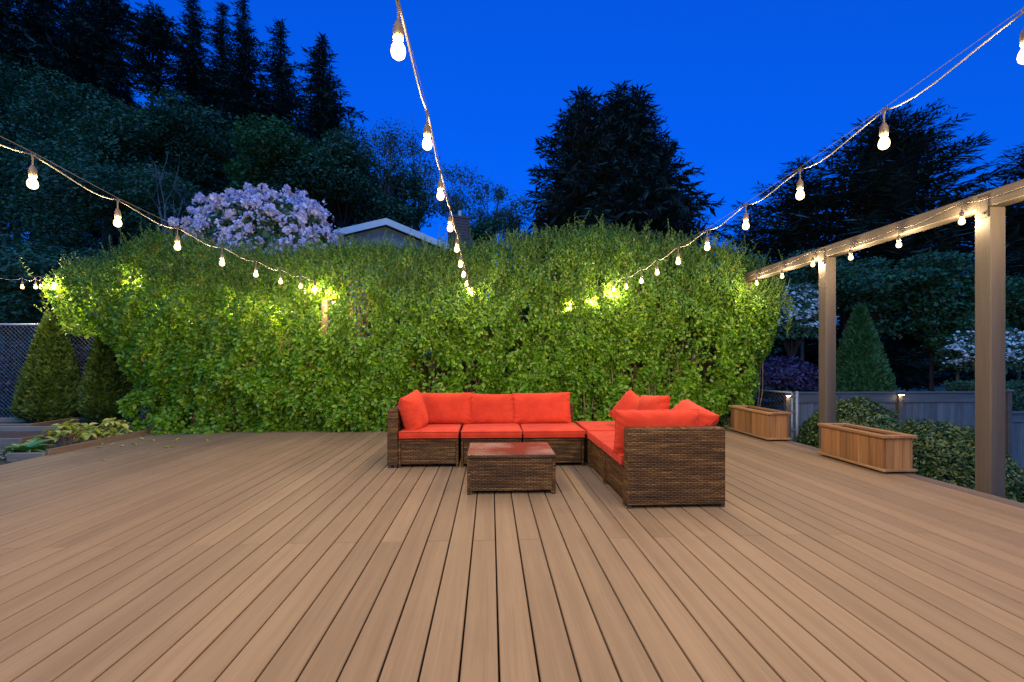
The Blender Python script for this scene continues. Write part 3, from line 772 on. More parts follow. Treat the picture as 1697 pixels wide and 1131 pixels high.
o = obj('shoot_leaves', leaf_mesh('shoot_leaves', np.array(LP), np.array(LN), np.array(LL), M['hedge_top'], 0.5, 0.3, True, rg, np.array(LA)), hedge); o.matrix_parent_inverse = Matrix.Translation(hedge.location).inverted(); tag(o, kind='stuff')
# timber posts standing in the hedge that carry the strings
for x, lab in ((-5.20, 'weathered post at the left end of the hedge'), (-2.77, 'weathered post in the hedge under the left light string'), (-0.345, 'weathered post in the hedge behind the sofa, under the middle string'), (1.97, 'weathered post in the hedge behind the corner seat')):
    p = MB().box(x - 0.045, x + 0.045, 7.94, 8.03, float(ground_h(x, 7.7)) - 0.1, 2.42 if x > -5 else 1.5).build('hedge_post', M['trim'], None, bevel=0.004); tag(p, lab, 'post', 'posts in the hedge')

# ================================================================== LEFT GARDEN
def chain_link(t, a, b, z0, z1, mat, pitch=0.075, r=0.0017, name='mesh_wire'):
    """diamond wire between two plan points"""
    a, b = Vector(a), Vector(b); ln = (b - a).length; u = (b - a) / ln; h = z1 - z0; m = MB(); k = -h
    while k < ln:
        for s in (1, -1):
            p0, p1 = (k, k + h) if s == 1 else (k + h, k)
            s0, s1 = 0.0, 1.0
            lo, hi = min(p0, p1), max(p0, p1)
            def clampt(v): return (v - p0) / (p1 - p0)
            ts = sorted([clampt(0), clampt(ln)]); s0 = max(0, ts[0]); s1 = min(1, ts[1])
            if s1 > s0:
                q0 = a + u * (p0 + (p1 - p0) * s0); q1 = a + u * (p0 + (p1 - p0) * s1)
                off = Vector((-u.y, u.x)) * (0.002 * s)
                m.tube([(q0.x + off.x, q0.y + off.y, z0 + h * s0), (q1.x + off.x, q1.y + off.y, z0 + h * s1)], r, 3, False)
        k += pitch
    o = child(m, name, mat, t); tag(o, kind='stuff')
fz0 = float(ground_h(-8, 9.2))
FYL = 9.15
cl = empty('chain_link_fence', (-8.4, FYL, fz0)); tag(cl, 'galvanised chain link fence behind the clipped conifers at left', 'fence')
bpy.context.view_layer.update()
for x in (-12.3, -9.42, -6.55):
    child(MB().tube([(x, FYL, fz0 - 0.1), (x, FYL, 1.86)], 0.03, 10), 'post', M['galv'], cl, smooth=True)
    child(MB().lathe([(0.034, 1.855), (0.034, 1.885), (0.02, 1.905), (0.001, 1.91)], 10, (x, FYL, 0)), 'post_cap', M['galv'], cl, smooth=True)
child(MB().tube([(-12.3, FYL, 1.80), (-5.6, FYL, 1.80)], 0.021, 8), 'top_rail', M['galv'], cl, smooth=True)
chain_link(cl, (-12.3, FYL - 0.03), (-5.6, FYL - 0.03), fz0 + 0.03, 1.80, M['galv'])

def cone_shrub(name, label, cat, c, r, h, mat, n, seed, group=None, leaf=0.10, power=0.75, bark=M['bark'], base_gap=0.12):
    rng = np.random.default_rng(seed)
    t = empty(name, c); tag(t, label, cat, group)
    z = rng.random(n) ** 1.35; a = rng.uniform(0, 2 * math.pi, n)
    prof = (1 - z) ** power * np.clip((z + 0.10) / 0.18, 0.55, 1)
    D = np.stack([np.cos(a), np.sin(a), z * 2], 1)
    rr = r * prof * (1 + 0.10 * wobble(D * 2.0, 1.5, seed, 3)) * (1 - np.minimum(rng.exponential(0.07, n), 0.5))
    P = np.stack([rr * np.cos(a), rr * np.sin(a), base_gap + z * (h - base_gap)], 1)
    out = np.stack([np.cos(a), np.sin(a), 0 * a + 0.3], 1)
    tang = np.stack([-np.sin(a), np.cos(a), 0 * a], 1)
    N = tang * rng.normal(size=(n, 1)) + out * 0.7 + rng.normal(size=(n, 3)) * 0.35
    ax = out * 0.7 + np.array([0, 0, 1.0]) + rng.normal(size=(n, 3)) * 0.45
    o = obj('foliage', leaf_mesh('foliage', P, N, leaf * rng.uniform(0.6, 1.3, n), mat, 0.42, 0.1, False, rng, ax), t); tag(o, kind='stuff')
    MB().tube([(0, 0, -0.1), (0, 0, h * 0.8)], [r * 0.10, 0.01], 8).build('trunk', bark, t)
    return t
p1 = on_z(87, 706, -0.05); p2 = on_z(180, 704, -0.05)
cone_shrub('arborvitae', 'clipped cone shaped arborvitae standing free before the chain link fence', 'shrub', (p1.x, p1.y, -0.06), 0.50, 1.98, M['arbor'], 26000, 51, 'arborvitae by the fence')
cone_shrub('arborvitae', 'clipped arborvitae half hidden under the hedge overhang', 'shrub', (p2.x, p2.y, -0.06), 0.42, 1.95, M['arbor'], 24000, 52, 'arborvitae by the fence')

# timber edge along the deck and the raised beds
def timber(label, x0, x1, y0, y1, z0, z1, axis='Y', name='edging_timber', cat='timber'):
    o = MB().box(x0, x1, y0, y1, z0, z1).build(name, M['timber'] if axis == 'Y' else M['timber_x'], None, bevel=0.006)
    tag(o, label, cat, 'garden edging timbers'); return o
timber('long timber edging strip between the deck and yellow green plants', -5.335, -5.295, 5.88, 7.60, -0.2, 0.065)
timber('short pale timber end at the left edge of the deck', -5.76, -5.34, 5.855, 5.895, -0.2, 0.03, 'X')
timber('dark timber stub at the very left edge of the deck', -6.6, -5.765, 5.74, 5.78, -0.2, 0.02, 'X')
def raised_bed(label, x0, x1, y0, y1, h):
    t = empty('raised_bed', ((x0 + x1) / 2, (y0 + y1) / 2, -0.06)); tag(t, label, 'garden bed', 'raised timber garden beds')
    for bx, ax in (((x0, x1, y0, y0 + 0.045), 'x'), ((x0, x1, y1 - 0.045, y1), 'x'), ((x0, x0 + 0.045, y0 + 0.046, y1 - 0.046), 'y'), ((x1 - 0.045, x1, y0 + 0.046, y1 - 0.046), 'y')):
        child(MB().box(*bx, -0.1, h), 'board', M['timber_x'] if ax == 'x' else M['timber'], t, bevel=0.005)
    child(MB().box(x0 + 0.046, x1 - 0.046, y0 + 0.046, y1 - 0.046, -0.1, h - 0.07), 'soil', M['soil'], t)
raised_bed('raised timber bed at the left edge with a pale front board', -8.0, -6.22, 6.5, 7.7, 0.10)
raised_bed('low raised timber bed behind, under the chain link fence', -9.4, -7.4, 7.9, 8.8, 0.11)
raised_bed('raised timber bed peeking out beside the hedge base', -6.15, -5.32, 7.78, 8.55, 0.07)

def leaf_shape(w, l, cup, droop, mat, name='leaf', n=5):
    V = []; Fs = []
    for i in range(n + 1):
        s = i / n; ww = w * math.sin(math.pi * min(1, 0.08 + s * 0.92)) ** 0.8 * (1 - 0.25 * s); z = -droop * s * s
        V += [(-ww/2, l * s, z + cup * ww), (0, l * s, z), (ww/2, l * s, z + cup * ww)]
    for i in range(n):
        b = i * 3; Fs += [(b, b+1, b+4, b+3), (b+1, b+2, b+5, b+4)]
    m = MB().add(V, Fs); return m.mesh(name, mat, smooth=True)
yl = [leaf_shape(0.075, 0.095, 0.25, 0.02, M['yellow_leaf']), leaf_shape(0.06, 0.11, 0.3, 0.03, M['yellow_leaf'])]
rg = random.Random(61)
def leafy_plant(label, c, spread, h, n, seed):
    r = random.Random(seed); t = empty('leafy_plant', c); tag(t, label, 'plant', 'yellow green bedding plants')
    stems = MB(); heads = []
    for k in range(n // 5):
        a, q = r.uniform(0, 6.28), math.sqrt(r.random())
        tip = Vector((math.cos(a) * q * spread[0], math.sin(a) * q * spread[1], h * (1 - 0.45 * q * q) * r.uniform(0.65, 1.05)))
        root = Vector((tip.x * 0.45, tip.y * 0.45, 0)); stems.tube([root, root.lerp(tip, 0.5) + Vector((0, 0, 0.02)), tip], 0.004, 4, False); heads.append(tip)
    o = stems.build('stems', M['stem'], t); tag(o, kind='stuff')
    for tip in heads:
        a0 = r.uniform(0, 6.28)
        for j in range(5):
            a = a0 + j * 1.257 + r.uniform(-0.3, 0.3)
            l = obj('leaf', r.choice(yl), t, tip - Vector((0, 0, r.uniform(0, 0.06)))); l.rotation_euler = (r.uniform(-0.7, 0.4), r.uniform(-0.3, 0.3), a); s = r.uniform(0.7, 1.25); l.scale = (s, s, s)
q = on_z(150, 742, -0.04)
leafy_plant('bushy plant with yellow green leaves behind the timber edging, nearest the hedge', (-5.70, 7.22, -0.05), (0.33, 0.45), 0.33, 170, 62)
leafy_plant('bushy plant with yellow green leaves behind the timber edging, next to the hosta', (-5.76, 6.68, -0.05), (0.34, 0.38), 0.34, 120, 63)
hl = leaf_shape(0.13, 0.27, 0.28, 0.10, M['hosta'], n=7)
hs = empty('hosta', (-5.80, 6.12, -0.05)); tag(hs, 'low hosta with broad green leaves at the left deck edge', 'plant')
for k in range(22):
    a = k * 2.4; l = obj('leaf', hl, hs, (0.03 * math.cos(a), 0.03 * math.sin(a), 0.03)); el = 0.25 + 0.75 * (k / 22)
    l.rotation_euler = (el, rg.uniform(-0.25, 0.25), a); s = rg.uniform(0.75, 1.1); l.scale = (s, s, s)
gm = MB()
for k in range(420):
    x, y, s = rg.uniform(-6.6, -5.4), rg.uniform(5.92, 6.48), rg.uniform(0.010, 0.028)
    z = float(ground_h(x, y)) + s * 0.4; a = rg.uniform(0, 6.28)
    pts = [(x + s * math.cos(a + j * 1.57) * rg.uniform(0.7, 1.2), y + s * math.sin(a + j * 1.57) * rg.uniform(0.7, 1.2), z + rg.uniform(-0.3, 0.1) * s) for j in range(4)]
    gm.add(pts + [(x, y, z + s * 0.7), (x, y, z - s * 0.7)], [(0,1,4),(1,2,4),(2,3,4),(3,0,4),(1,0,5),(2,1,5),(3,2,5),(0,3,5)])
o = gm.build('gravel', M['stone']); tag(o, 'loose brown gravel round the hosta at the left deck edge', None, kind='stuff')
fl_me = [leaf_shape(0.035, 0.05, 0.25, 0.006, M['yellow_leaf'], 'fallen_leaf'), leaf_shape(0.02, 0.055, 0.35, 0.004, M['yellow_leaf'], 'fallen_leaf')]
for px, py in ((168, 763), (253, 730), (216, 737), (222, 737), (230, 728), (280, 742), (286, 742), (158, 743), (170, 737), (205, 740), (192, 736), (236, 722), (300, 728), (345, 731)):
    p = on_z(px, py, 0.0)
    if p.x < DX0: p.x = DX0 + 0.05
    l = obj('fallen_leaf', rg.choice(fl_me), None, (p.x, p.y, 0.006), (0, 0, rg.uniform(0, 6.28))); l.scale = (1.5, 1.5, 1.5)
    tag(l, 'tiny yellow fallen leaf on the far left deck boards', 'leaf', 'fallen leaves on the deck')

# ================================================================== RIGHT GARDEN
FY = 9.65
def fence_bay(label, xa, xb, top, zb):
    t = empty('board_fence', ((xa + xb) / 2, FY, zb)); tag(t, label, 'fence', 'weathered board fence bays')
    n = int(round((xb - xa) / 0.142)); w = (xb - xa) / n
    for k in range(n):
        child(MB().box(xa + k * w + 0.003, xa + (k + 1) * w - 0.003, FY, FY + 0.018, zb, top - 0.20 + random.uniform(-0.004, 0.004)), 'board', M['fence'], t)
    child(MB().box(xa, xb, FY - 0.026, FY - 0.002, top - 0.235, top - 0.042), 'top_board', M['fence_x'], t, bevel=0.003)
    child(MB().box(xa, xb, FY - 0.06, FY + 0.06, top - 0.040, top - 0.005), 'cap_rail', M['fence_x'], t, bevel=0.004)
    child(MB().box(xa, xb, FY + 0.02, FY + 0.06, zb + 0.2, zb + 0.29), 'back_rail', M['fence_x'], t)
def fence_post(label, x, top, light=True):
    zb = float(ground_h(x, FY)) - 0.2
    t = empty('fence_post', (x, FY, zb)); tag(t, label, 'post', 'fence posts with caps')
    child(MB().box(x - 0.045, x + 0.045, FY - 0.075, FY + 0.015, zb, top - 0.03), 'shaft', M['trim'], t, bevel=0.003)
    child(MB().box(x - 0.07, x + 0.07, FY - 0.10, FY + 0.04, top - 0.028, top + 0.02), 'cap', M['fence_x'], t, bevel=0.008)
    return zb
def solar_light(label, x, z):
    t = empty('solar_light', (x, FY - 0.08, z)); tag(t, label, 'lamp', 'small lamps on the fence posts')
    m = MB(); m.box(-0.045, 0.045, -0.075, 0.0, 0.012, 0.028); m.build('housing', M['white_paint'], t, bevel=0.005)
    MB().box(-0.035, 0.035, -0.06, -0.006, 0.004, 0.0115).build('diffuser', M['solar'], t)
FT = 0.47
fx = [on_y(1303, 650, FY).x, on_y(1488, 650, FY).x, on_y(1668, 650, FY).x]
fence_bay('weathered grey board fence bay left of the lamp post', fx[0] + 0.047, fx[1] - 0.047, FT, -1.5)
fence_bay('weathered grey board fence bay between the lamp post and near timber post', fx[1] + 0.047, fx[2] - 0.047, FT, -1.6)
fence_bay('lower weathered fence bay at the right edge of the picture', fx[2] + 0.047, fx[2] + 2.3, 0.03, -1.7)
fence_post('dark fence post with a lit lamp behind the chain link gate', fx[0], FT)
fence_post('dark fence post with a lit lamp above the rounded shrubs', fx[1], FT)
fence_post('capped fence post just right of the near timber post', fx[2], FT + 0.02)
solar_light('small lit lamp on the fence post seen through the chain link', fx[0] - 0.02, FT - 0.09)
solar_light('small lit lamp on the fence post above the shrubs', fx[1] - 0.02, FT - 0.08)
# chain link gate by the hedge end
ga, gb = Vector((5.0, 7.45)), Vector((4.72, 8.9)); gt = 0.60; gz = -1.0
cg = empty('chain_link_gate', (ga.x, ga.y, gz)); tag(cg, 'dark chain link gate between the hedge end and the board fence', 'gate')
bpy.context.view_layer.update()
child(MB().tube([(ga.x, ga.y, gz), (ga.x, ga.y, gt + 0.03)], 0.028, 10), 'gate_post', M['gate_steel'], cg, smooth=True)
child(MB().tube([(ga.x - 0.07, ga.y + 0.02, gz + 0.1), (ga.x - 0.07, ga.y + 0.02, gt)], 0.018, 8), 'frame_tube', M['gate_steel'], cg, smooth=True)
child(MB().tube([(ga.x - 0.07, ga.y + 0.02, gt), (gb.x, gb.y, gt)], 0.018, 8), 'top_rail', M['gate_steel'], cg, smooth=True)
for z in (gt - 0.06, gt - 0.32, gt - 0.62):
    child(MB().box(ga.x - 0.09, ga.x + 0.035, ga.y - 0.01, ga.y + 0.03, z, z + 0.03), 'hinge', M['gate_steel'], cg, bevel=0.004)
chain_link(cg, (ga.x - 0.07, ga.y + 0.03), (gb.x, gb.y), gz + 0.1, gt, M['gate_steel'], pitch=0.08)

def mound(name, label, cat, c, r, n, mat, seed, leaf=0.04, group=None, hexa=False, stems=True, flowers=None, shell=0.12, aspect=0.55):
    """rounded bush: many leaves near the skin of an uneven ellipsoid"""
    rng = np.random.default_rng(seed); t = empty(name, c); tag(t, label, cat, group)
    D = unit(rng.normal(size=(n, 3))); D[:, 2] = np.where(D[:, 2] < -0.25, -D[:, 2], D[:, 2])
    s = 1 + 0.13 * wobble(D, 1.2, seed, 3) + 0.05 * wobble(D, 4.5, seed + 1, 2)
    s = s * (1 - np.minimum(rng.exponential(shell, n), 0.8))
    P = D * s[:, None] * np.array(r) + np.array([0, 0, r[2] * 0.35])
    N = unit(D / np.array(r)) + np.array([0, 0, 0.35]) + rng.normal(size=(n, 3)) * 0.6
    o = obj('foliage', leaf_mesh('foliage', P, N, leaf * rng.uniform(0.6, 1.3, n), mat, aspect, 0.25, hexa, rng), t); tag(o, kind='stuff')
    if stems:
        m = MB()
        for k in range(9):
            a = k * 0.7; m.tube([(0.05 * math.cos(a), 0.05 * math.sin(a), -0.3 * r[2]), (0.6 * r[0] * math.cos(a), 0.6 * r[1] * math.sin(a), 0.8 * r[2])], [0.03, 0.006], 5, False)
        m.build('stem', M['bark'], t)
    if flowers:
        k = flowers[0]; D = unit(rng.normal(size=(k, 3))); D[:, 2] = np.abs(D[:, 2]) * 0.9; D[:, 1] = -np.abs(D[:, 1])
        P = D * (1.02 + 0.13 * wobble(D, 1.2, seed, 3))[:, None] * np.array(r) + np.array([0, 0, r[2] * 0.35])
        Pq = np.repeat(P, 9, 0) + rng.normal(size=(k * 9, 3)) * flowers[2] * np.array([1, 1, 0.45])
        o = obj('blossom', leaf_mesh('blossom', Pq, np.array([0, -0.3, 1.0]) + rng.normal(size=(k * 9, 3)) * 0.5, flowers[2] * rng.uniform(0.7, 1.3, k * 9), flowers[1], 0.9, 0.1, True, rng), t); tag(o, kind='stuff')
    return t
mound('rounded_shrub', 'rounded evergreen shrub between the far timber post and the lamp on the fence', 'shrub', (4.98, 6.05, -0.74), (0.62, 0.95, 0.98), 18000, M['box'], 71, 0.048, 'low evergreen shrubs beside the deck', True)
mound('rounded_shrub', 'rounded evergreen shrub right of the near planter, beside the tall post', 'shrub', (5.02, 4.98, -0.78), (0.66, 0.92, 0.90), 22000, M['box'], 72, 0.042, 'low evergreen shrubs beside the deck', True)
for xx, sd, lb in ((-9.6, 91, 'dark ivy covered bush behind the chain link fence at the left edge'), (-7.0, 92, 'dark ivy covered bush behind the chain link fence between the two arborvitae')):
    mound('dark_bush', lb, 'shrub', (xx, 10.6, -0.3), (1.6, 0.7, 1.35), 9000, M['ivy'], sd, 0.09, 'dark bushes behind the fence')
mound('low_shrub', 'dark low plant below the deck at the right edge', 'shrub', (5.6, 4.0, -1.0), (0.5, 0.5, 0.55), 7000, M['teal'], 73, 0.06, None, True)
mound('low_shrub', 'dark evergreen shrub left of the far post, under the gate', 'shrub', (5.35, 7.3, -1.0), (0.5, 0.45, 0.95), 9000, M['box'], 74, 0.055, None, True)
cp = on_y(1425, 640, 13.0)
cone_shrub('conical_conifer', 'clipped dark green conical conifer behind the board fence', 'shrub', (cp.x, 13.0, -1.4), 1.15, 3.95, M['green'], 26000, 75, leaf=0.17, power=0.85)
def blob_at(name, label, cat, px, py, y, r, n, mat, seed, **k):
    p = on_y(px, py, y); return mound(name, label, cat, (p.x, y, p.z - 0.35 * r[2]), r, n, mat, seed, **k)
blob_at('flowering_dogwood', 'blue lit white flowering shrub between the hedge end and far post', 'shrub', 1312, 545, 12.5, (0.95, 0.8, 1.15), 9000, M['teal'], 76, leaf=0.10, flowers=(150, M['white_flower'], 0.085))
blob_at('flowering_dogwood', 'white flowering shrub split by the near timber post', 'shrub', 1640, 600, 12.0, (1.25, 0.9, 0.95), 9000, M['teal'], 77, leaf=0.10, flowers=(190, M['white_flower'], 0.075))
blob_at('purple_shrub', 'dark purple shrub low beside the hedge end', 'shrub', 1300, 632, 11.4, (0.95, 0.6, 0.55), 7000, M['purple'], 78, leaf=0.09)
ch = empty('clipped_hedge', (on_y(1680, 650, 10.9).x, 10.9, -1.5)); tag(ch, 'square clipped green hedge behind the fence at the right edge', 'hedge')
rg2 = np.random.default_rng(79); n = 16000
Pb = rg2.uniform(-1, 1, (n, 3)) * np.array([1.3, 0.45, 1.0]); fcs = rg2.integers(0, 4, n)
Pb[fcs == 0, 2] = 1.0; Pb[fcs == 1, 1] = -0.45; Pb[fcs == 2, 0] = -1.3; Pb[fcs == 3, 1] = -0.45
Pb += rg2.normal(size=(n, 3)) * 0.03 + np.array([0, 0, 1.05])
o = obj('foliage', leaf_mesh('foliage', Pb, rg2.normal(size=(n, 3)) + np.array([0, -0.6, 0.6]), 0.06 * rg2.uniform(0.6, 1.3, n), M['teal'], 0.6, 0.2, False, rg2), ch); tag(o, kind='stuff')
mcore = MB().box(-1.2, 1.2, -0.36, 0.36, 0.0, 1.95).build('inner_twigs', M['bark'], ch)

# ================================================================== NEIGHBOUR HOUSE AND RHODODENDRON
hA = at_d(640, 363, 15.0); ang = math.asin(0.325)
hs_ = empty('neighbour_house', (hA.x, hA.y, 0.6), -YAW + ang); tag(hs_, 'blue sided house with white gable trim rising behind the hedge', 'house')
zr = hA.z - 0.6; pit = 0.336; hw = 3.9; dp = 7.0
wall = MB(); ww = hw - 0.45
wall.add([(-ww, 0.35, -1.6), (ww, 0.35, -1.6), (ww, 0.35, zr - 0.16 - ww * pit), (0, 0.35, zr - 0.16), (-ww, 0.35, zr - 0.16 - ww * pit),
          (-ww, dp, -1.6), (ww, dp, -1.6), (ww, dp, zr - 0.16 - ww * pit), (0, dp, zr - 0.16), (-ww, dp, zr - 0.16 - ww * pit)],
         [(0,1,2,3,4), (9,8,7,6,5), (0,4,9,5), (1,6,7,2), (0,5,6,1)])
wall.build('wall', M['siding'], hs_)
for k in range(14):
    z = 1.2 + k * 0.16
    half = min(ww, (zr - 0.2 - z - 0.15) / pit)
    if half > 0.15: MB().box(-half, half, 0.335, 0.349, z, z + 0.15).build('siding_board', M['siding'], hs_)
for s in (-1, 1):
    rf = MB(); a, b = (0, zr), (s * hw, zr - hw * pit)
    V = []
    for y in (0, dp):
        V += [(a[0], y, a[1]), (b[0], y, b[1]), (b[0], y, b[1] - 0.10), (a[0], y, a[1] - 0.10)]
    rf.add(V, [(0,1,2,3)[::-1] if s > 0 else (0,1,2,3), (4,5,6,7), (0,4,5,1), (1,5,6,2), (3,2,6,7)])
    rf.build('roof', M['shingle'], hs_)
    fb = MB(); V = []
    for y in (-0.035, -0.002):
        V += [(a[0], y, a[1] + 0.02), (b[0], y, b[1] + 0.02), (b[0], y, b[1] - 0.19), (a[0], y, a[1] - 0.19)]
    fb.add(V, [(0,1,2,3), (4,5,6,7), (0,4,5,1), (1,5,6,2), (3,2,6,7)])
    fb.build('fascia_board', M['white_paint'], hs_)
    sf = MB(); V = []
    for y in (0.0, 0.34):
        V += [(a[0], y, a[1] - 0.105), (b[0] * 0.9, y, zr - hw * 0.9 * pit - 0.105), (b[0] * 0.9, y, zr - hw * 0.9 * pit - 0.13), (a[0], y, a[1] - 0.13)]
    sf.add(V, [(0,1,2,3), (4,5,6,7), (0,4,5,1), (1,5,6,2), (3,2,6,7)])
    sf.build('soffit', M['brick'], hs_)
cpos = at_d(760, 400, 18.0); ctop = at_d(760, 362, 18.0).z
bpy.context.view_layer.update()
lp = hs_.matrix_world.inverted() @ Vector((cpos.x, cpos.y, 0.6))
chp = MB().box(lp.x - 0.34, lp.x + 0.34, lp.y - 0.3, lp.y + 0.3, 1.0, ctop - 0.6 - 0.08).build('chimney', M['brick'], hs_)
k = 0; z = 2.6
while z < ctop - 0.75:
    MB().box(lp.x - 0.355, lp.x + 0.355, lp.y - 0.315, lp.y + 0.315, z, z + 0.085).build('brick_course', M['brick'], hs_); z += 0.11
MB().box(lp.x - 0.39, lp.x + 0.39, lp.y - 0.34, lp.y + 0.34, ctop - 0.68, ctop - 0.60).build('chimney_cap', M['brick'], hs_)
MB().tube([(lp.x + 0.05, lp.y, ctop - 0.6), (lp.x + 0.05, lp.y, ctop - 0.32)], 0.07, 8).build('flue', M['white_paint'], hs_)

# rhododendron: truss meshes shared between many single flower heads
def truss(seed):
    r = np.random.default_rng(seed); n = 16
    D = unit(r.normal(size=(n, 3)) + np.array([0, -0.2, 0.5])); P = D * 0.055
    V = []; Fs = []
    me = []
    pts, nr, ln, ax = [], [], [], []
    for d, p in zip(D, P):
        a = unit(np.cross(d, r.normal(size=3))[None])[0]; b = np.cross(d, a)
        for j in range(3):
            t_ = j * 2.094; e = a * math.cos(t_) + b * math.sin(t_)
            pts.append(p); ax.append(e + d * 0.8); nr.append(d - e * 0.5); ln.append(0.075 * r.uniform(0.8, 1.2))
    return leaf_mesh('flower_head', np.array(pts), np.array(nr), np.array(ln), M['lilac'], 0.85, 0.2, False, r, np.array(ax))
tms = [truss(100 + k) for k in range(5)]
RY = 10.6
rc = on_y(446, 404, RY)
rhod = mound('rhododendron', 'large rhododendron covered in pale lilac flowers behind the hedge', 'shrub', (rc.x, RY, rc.z - 1.30), (1.70, 1.2, 1.62), 15000, M['teal'], 81, leaf=0.15, hexa=True, shell=0.10)
rr = np.random.default_rng(82); cnt = 0
pts_done = []
while cnt < 300:
    D = unit(rr.normal(size=(1, 3)))[0]
    if D[2] < 0.05 or D[1] > 0.25: continue
    s = 1.0 + 0.13 * wobble(D[None], 1.2, 81, 3)[0] + 0.16 * wobble(D[None], 4.5, 82, 2)[0] + 0.05 * rr.normal()
    if wobble(D[None] * 1.0, 3.2, 90, 2)[0] > 0.75: continue
    p = D * s * np.array([1.70, 1.2, 1.62]) + np.array([0, 0, 1.62 * 0.35])
    if any(np.sum((p - q) ** 2) < 0.13 ** 2 for q in pts_done): 
        if rr.random() < 0.995: continue
    pts_done.append(p); o = obj('flower_head', tms[cnt % 5], rhod, tuple(p)); o.rotation_euler = (rr.normal() * 0.4, rr.normal() * 0.4, rr.uniform(0, 6.28)); sc_ = rr.uniform(0.8, 1.25); o.scale = (sc_, sc_, sc_); cnt += 1
Dq = unit(rr.normal(size=(2600, 3))); Dq = Dq[(Dq[:, 2] > 0.0) & (Dq[:, 1] < 0.3)]
sq = 1.04 + 0.13 * wobble(Dq, 1.2, 81, 3) + 0.16 * wobble(Dq, 4.5, 82, 2) + 0.03 * rr.normal(size=len(Dq))
Pq = Dq * sq[:, None] * np.array([1.70, 1.2, 1.62]) + np.array([0, 0, 1.62 * 0.35])
keepq = wobble(Dq, 5.0, 93, 2) < 0.55
Pq = np.repeat(Pq[keepq], 5, 0); Dq5 = np.repeat(Dq[keepq], 5, 0)
o = obj('small_blossom', leaf_mesh('small_blossom', Pq + rr.normal(size=Pq.shape) * 0.035, Dq5 + rr.normal(size=Pq.shape) * 0.6, rr.uniform(0.05, 0.085, len(Pq)), M['lilac'], 0.85, 0.2, False, rr), rhod); tag(o, kind='stuff')
for p in ((-0.30, -0.3, 2.42), (-0.18, -0.3, 2.30), (-0.24, -0.25, 2.22)):
    o = obj('flower_head', tms[0], rhod, p)

# ================================================================== TREES
def conifer(label, px, py_top, d, rad, seed, crown0=0.1, mat='conifer', step=0.42, nb=6, droop=0.35, rise=0.1, dens=1.0, width=0.34, group='tall conifers on the slope', power=0.85, name='conifer_tree', spray=0.55, flat=False, trunk_r=None, y=None, ragged=0.35, aspect=0.22, asym=0.12):
    top = at_d(px, py_top, d); rng = np.random.default_rng(seed)
    zb = float(ground_h(top.x, top.y)); H = top.z - zb
    t = empty(name, (top.x, top.y, zb)); tag(t, label, 'tree', group)
    lean = rng.normal(size=2) * 0.006 * H
    ns = 9
    tr = trunk_r or H * 0.012
    MB().tube([(lean[0] * s * s, lean[1] * s * s, -0.4 + (H + 0.3) * s) for s in np.linspace(0, 1, ns)], [tr * (1 - 0.93 * s) + 0.012 for s in np.linspace(0, 1, ns)], 7).build('trunk', M['bark'], t, smooth=True)
    PP, NN, LL, AA, WW = [], [], [], [], []
    z = crown0 * H; lim = MB()
    while z < H - 0.05:
        f = (z / H - crown0) / (1 - crown0)
        env = (1 - f) ** power * min(1.0, 0.55 + f * 3.0)
        k_n = max(3, int(nb * (0.7 + 0.5 * rng.random())))
        a0 = rng.uniform(0, 6.28)
        for j in range(k_n):
            a = a0 + 6.283 * j / k_n + rng.normal() * 0.25
            r = max(0.18, rad * env * (1 - ragged + 2 * ragged * rng.random()) * (1 + asym * math.cos(a - 2.2 * math.sin(z * 0.55 + seed))))
            m = max(3, int(r / 0.16 * dens))
            s = (np.arange(m) + 0.6) / m
            out = np.array([math.cos(a), math.sin(a), 0]); side = np.array([-math.sin(a), math.cos(a), 0])
            zz = rise * r * s * (1 + 0.8 * f) - droop * r * s ** 2 * (1 - 0.75 * f)
            base = np.array([0, 0, z]) + np.array([lean[0], lean[1], 0]) * (z / H) ** 2 + out * (r * s)[:, None] + np.array([0, 0, 1.0]) * zz[:, None]
            if r > 0.8 and (flat or rng.random() < 0.5):
                lim.tube([tuple(np.array([0, 0, z])), tuple(base[m // 2]), tuple(base[-1])], [0.02 + 0.012 * r, 0.015, 0.006], 4, False)
            for sg in (-1, 1, 0):
                ln = (width * r * (1.1 - s * 0.8) + spray * 0.35) * rng.uniform(0.6, 1.25, m) if sg else spray * rng.uniform(0.7, 1.3, m)
                ln = np.clip(ln, 0.16, spray * 2.2)
                dirn = (side * sg * 1.0 + out * 0.75) if sg else out
                ax = dirn + np.array([0, 0, -0.28 if not flat else 0.12]) + rng.normal(size=(m, 3)) * 0.18
                PP.append(base + rng.normal(size=(m, 3)) * 0.05); AA.append(ax); LL.append(ln)
                NN.append(np.array([0, 0, 1.0]) + rng.normal(size=(m, 3)) * (0.45 if not flat else 0.25))
                if not flat:   # hanging twig below
                    PP.append(base + rng.normal(size=(m, 3)) * 0.06); AA.append(out * 0.3 + side * sg * 0.4 + np.array([0, 0, -0.9]) + rng.normal(size=(m, 3)) * 0.2); LL.append(ln * 0.55)
                    NN.append(rng.normal(size=(m, 3)) + out * 0.5)
        z += step * (1 - 0.45 * f) * rng.uniform(0.75, 1.3)
    PP, NN, LL, AA = map(np.concatenate, (PP, NN, LL, AA))
    o = obj('crown', leaf_mesh('crown', PP, NN, LL, M[mat], aspect, 0.1, False, rng, AA), t)
    if lim.v: lim.build('limbs', M['bark'], t)
    return t
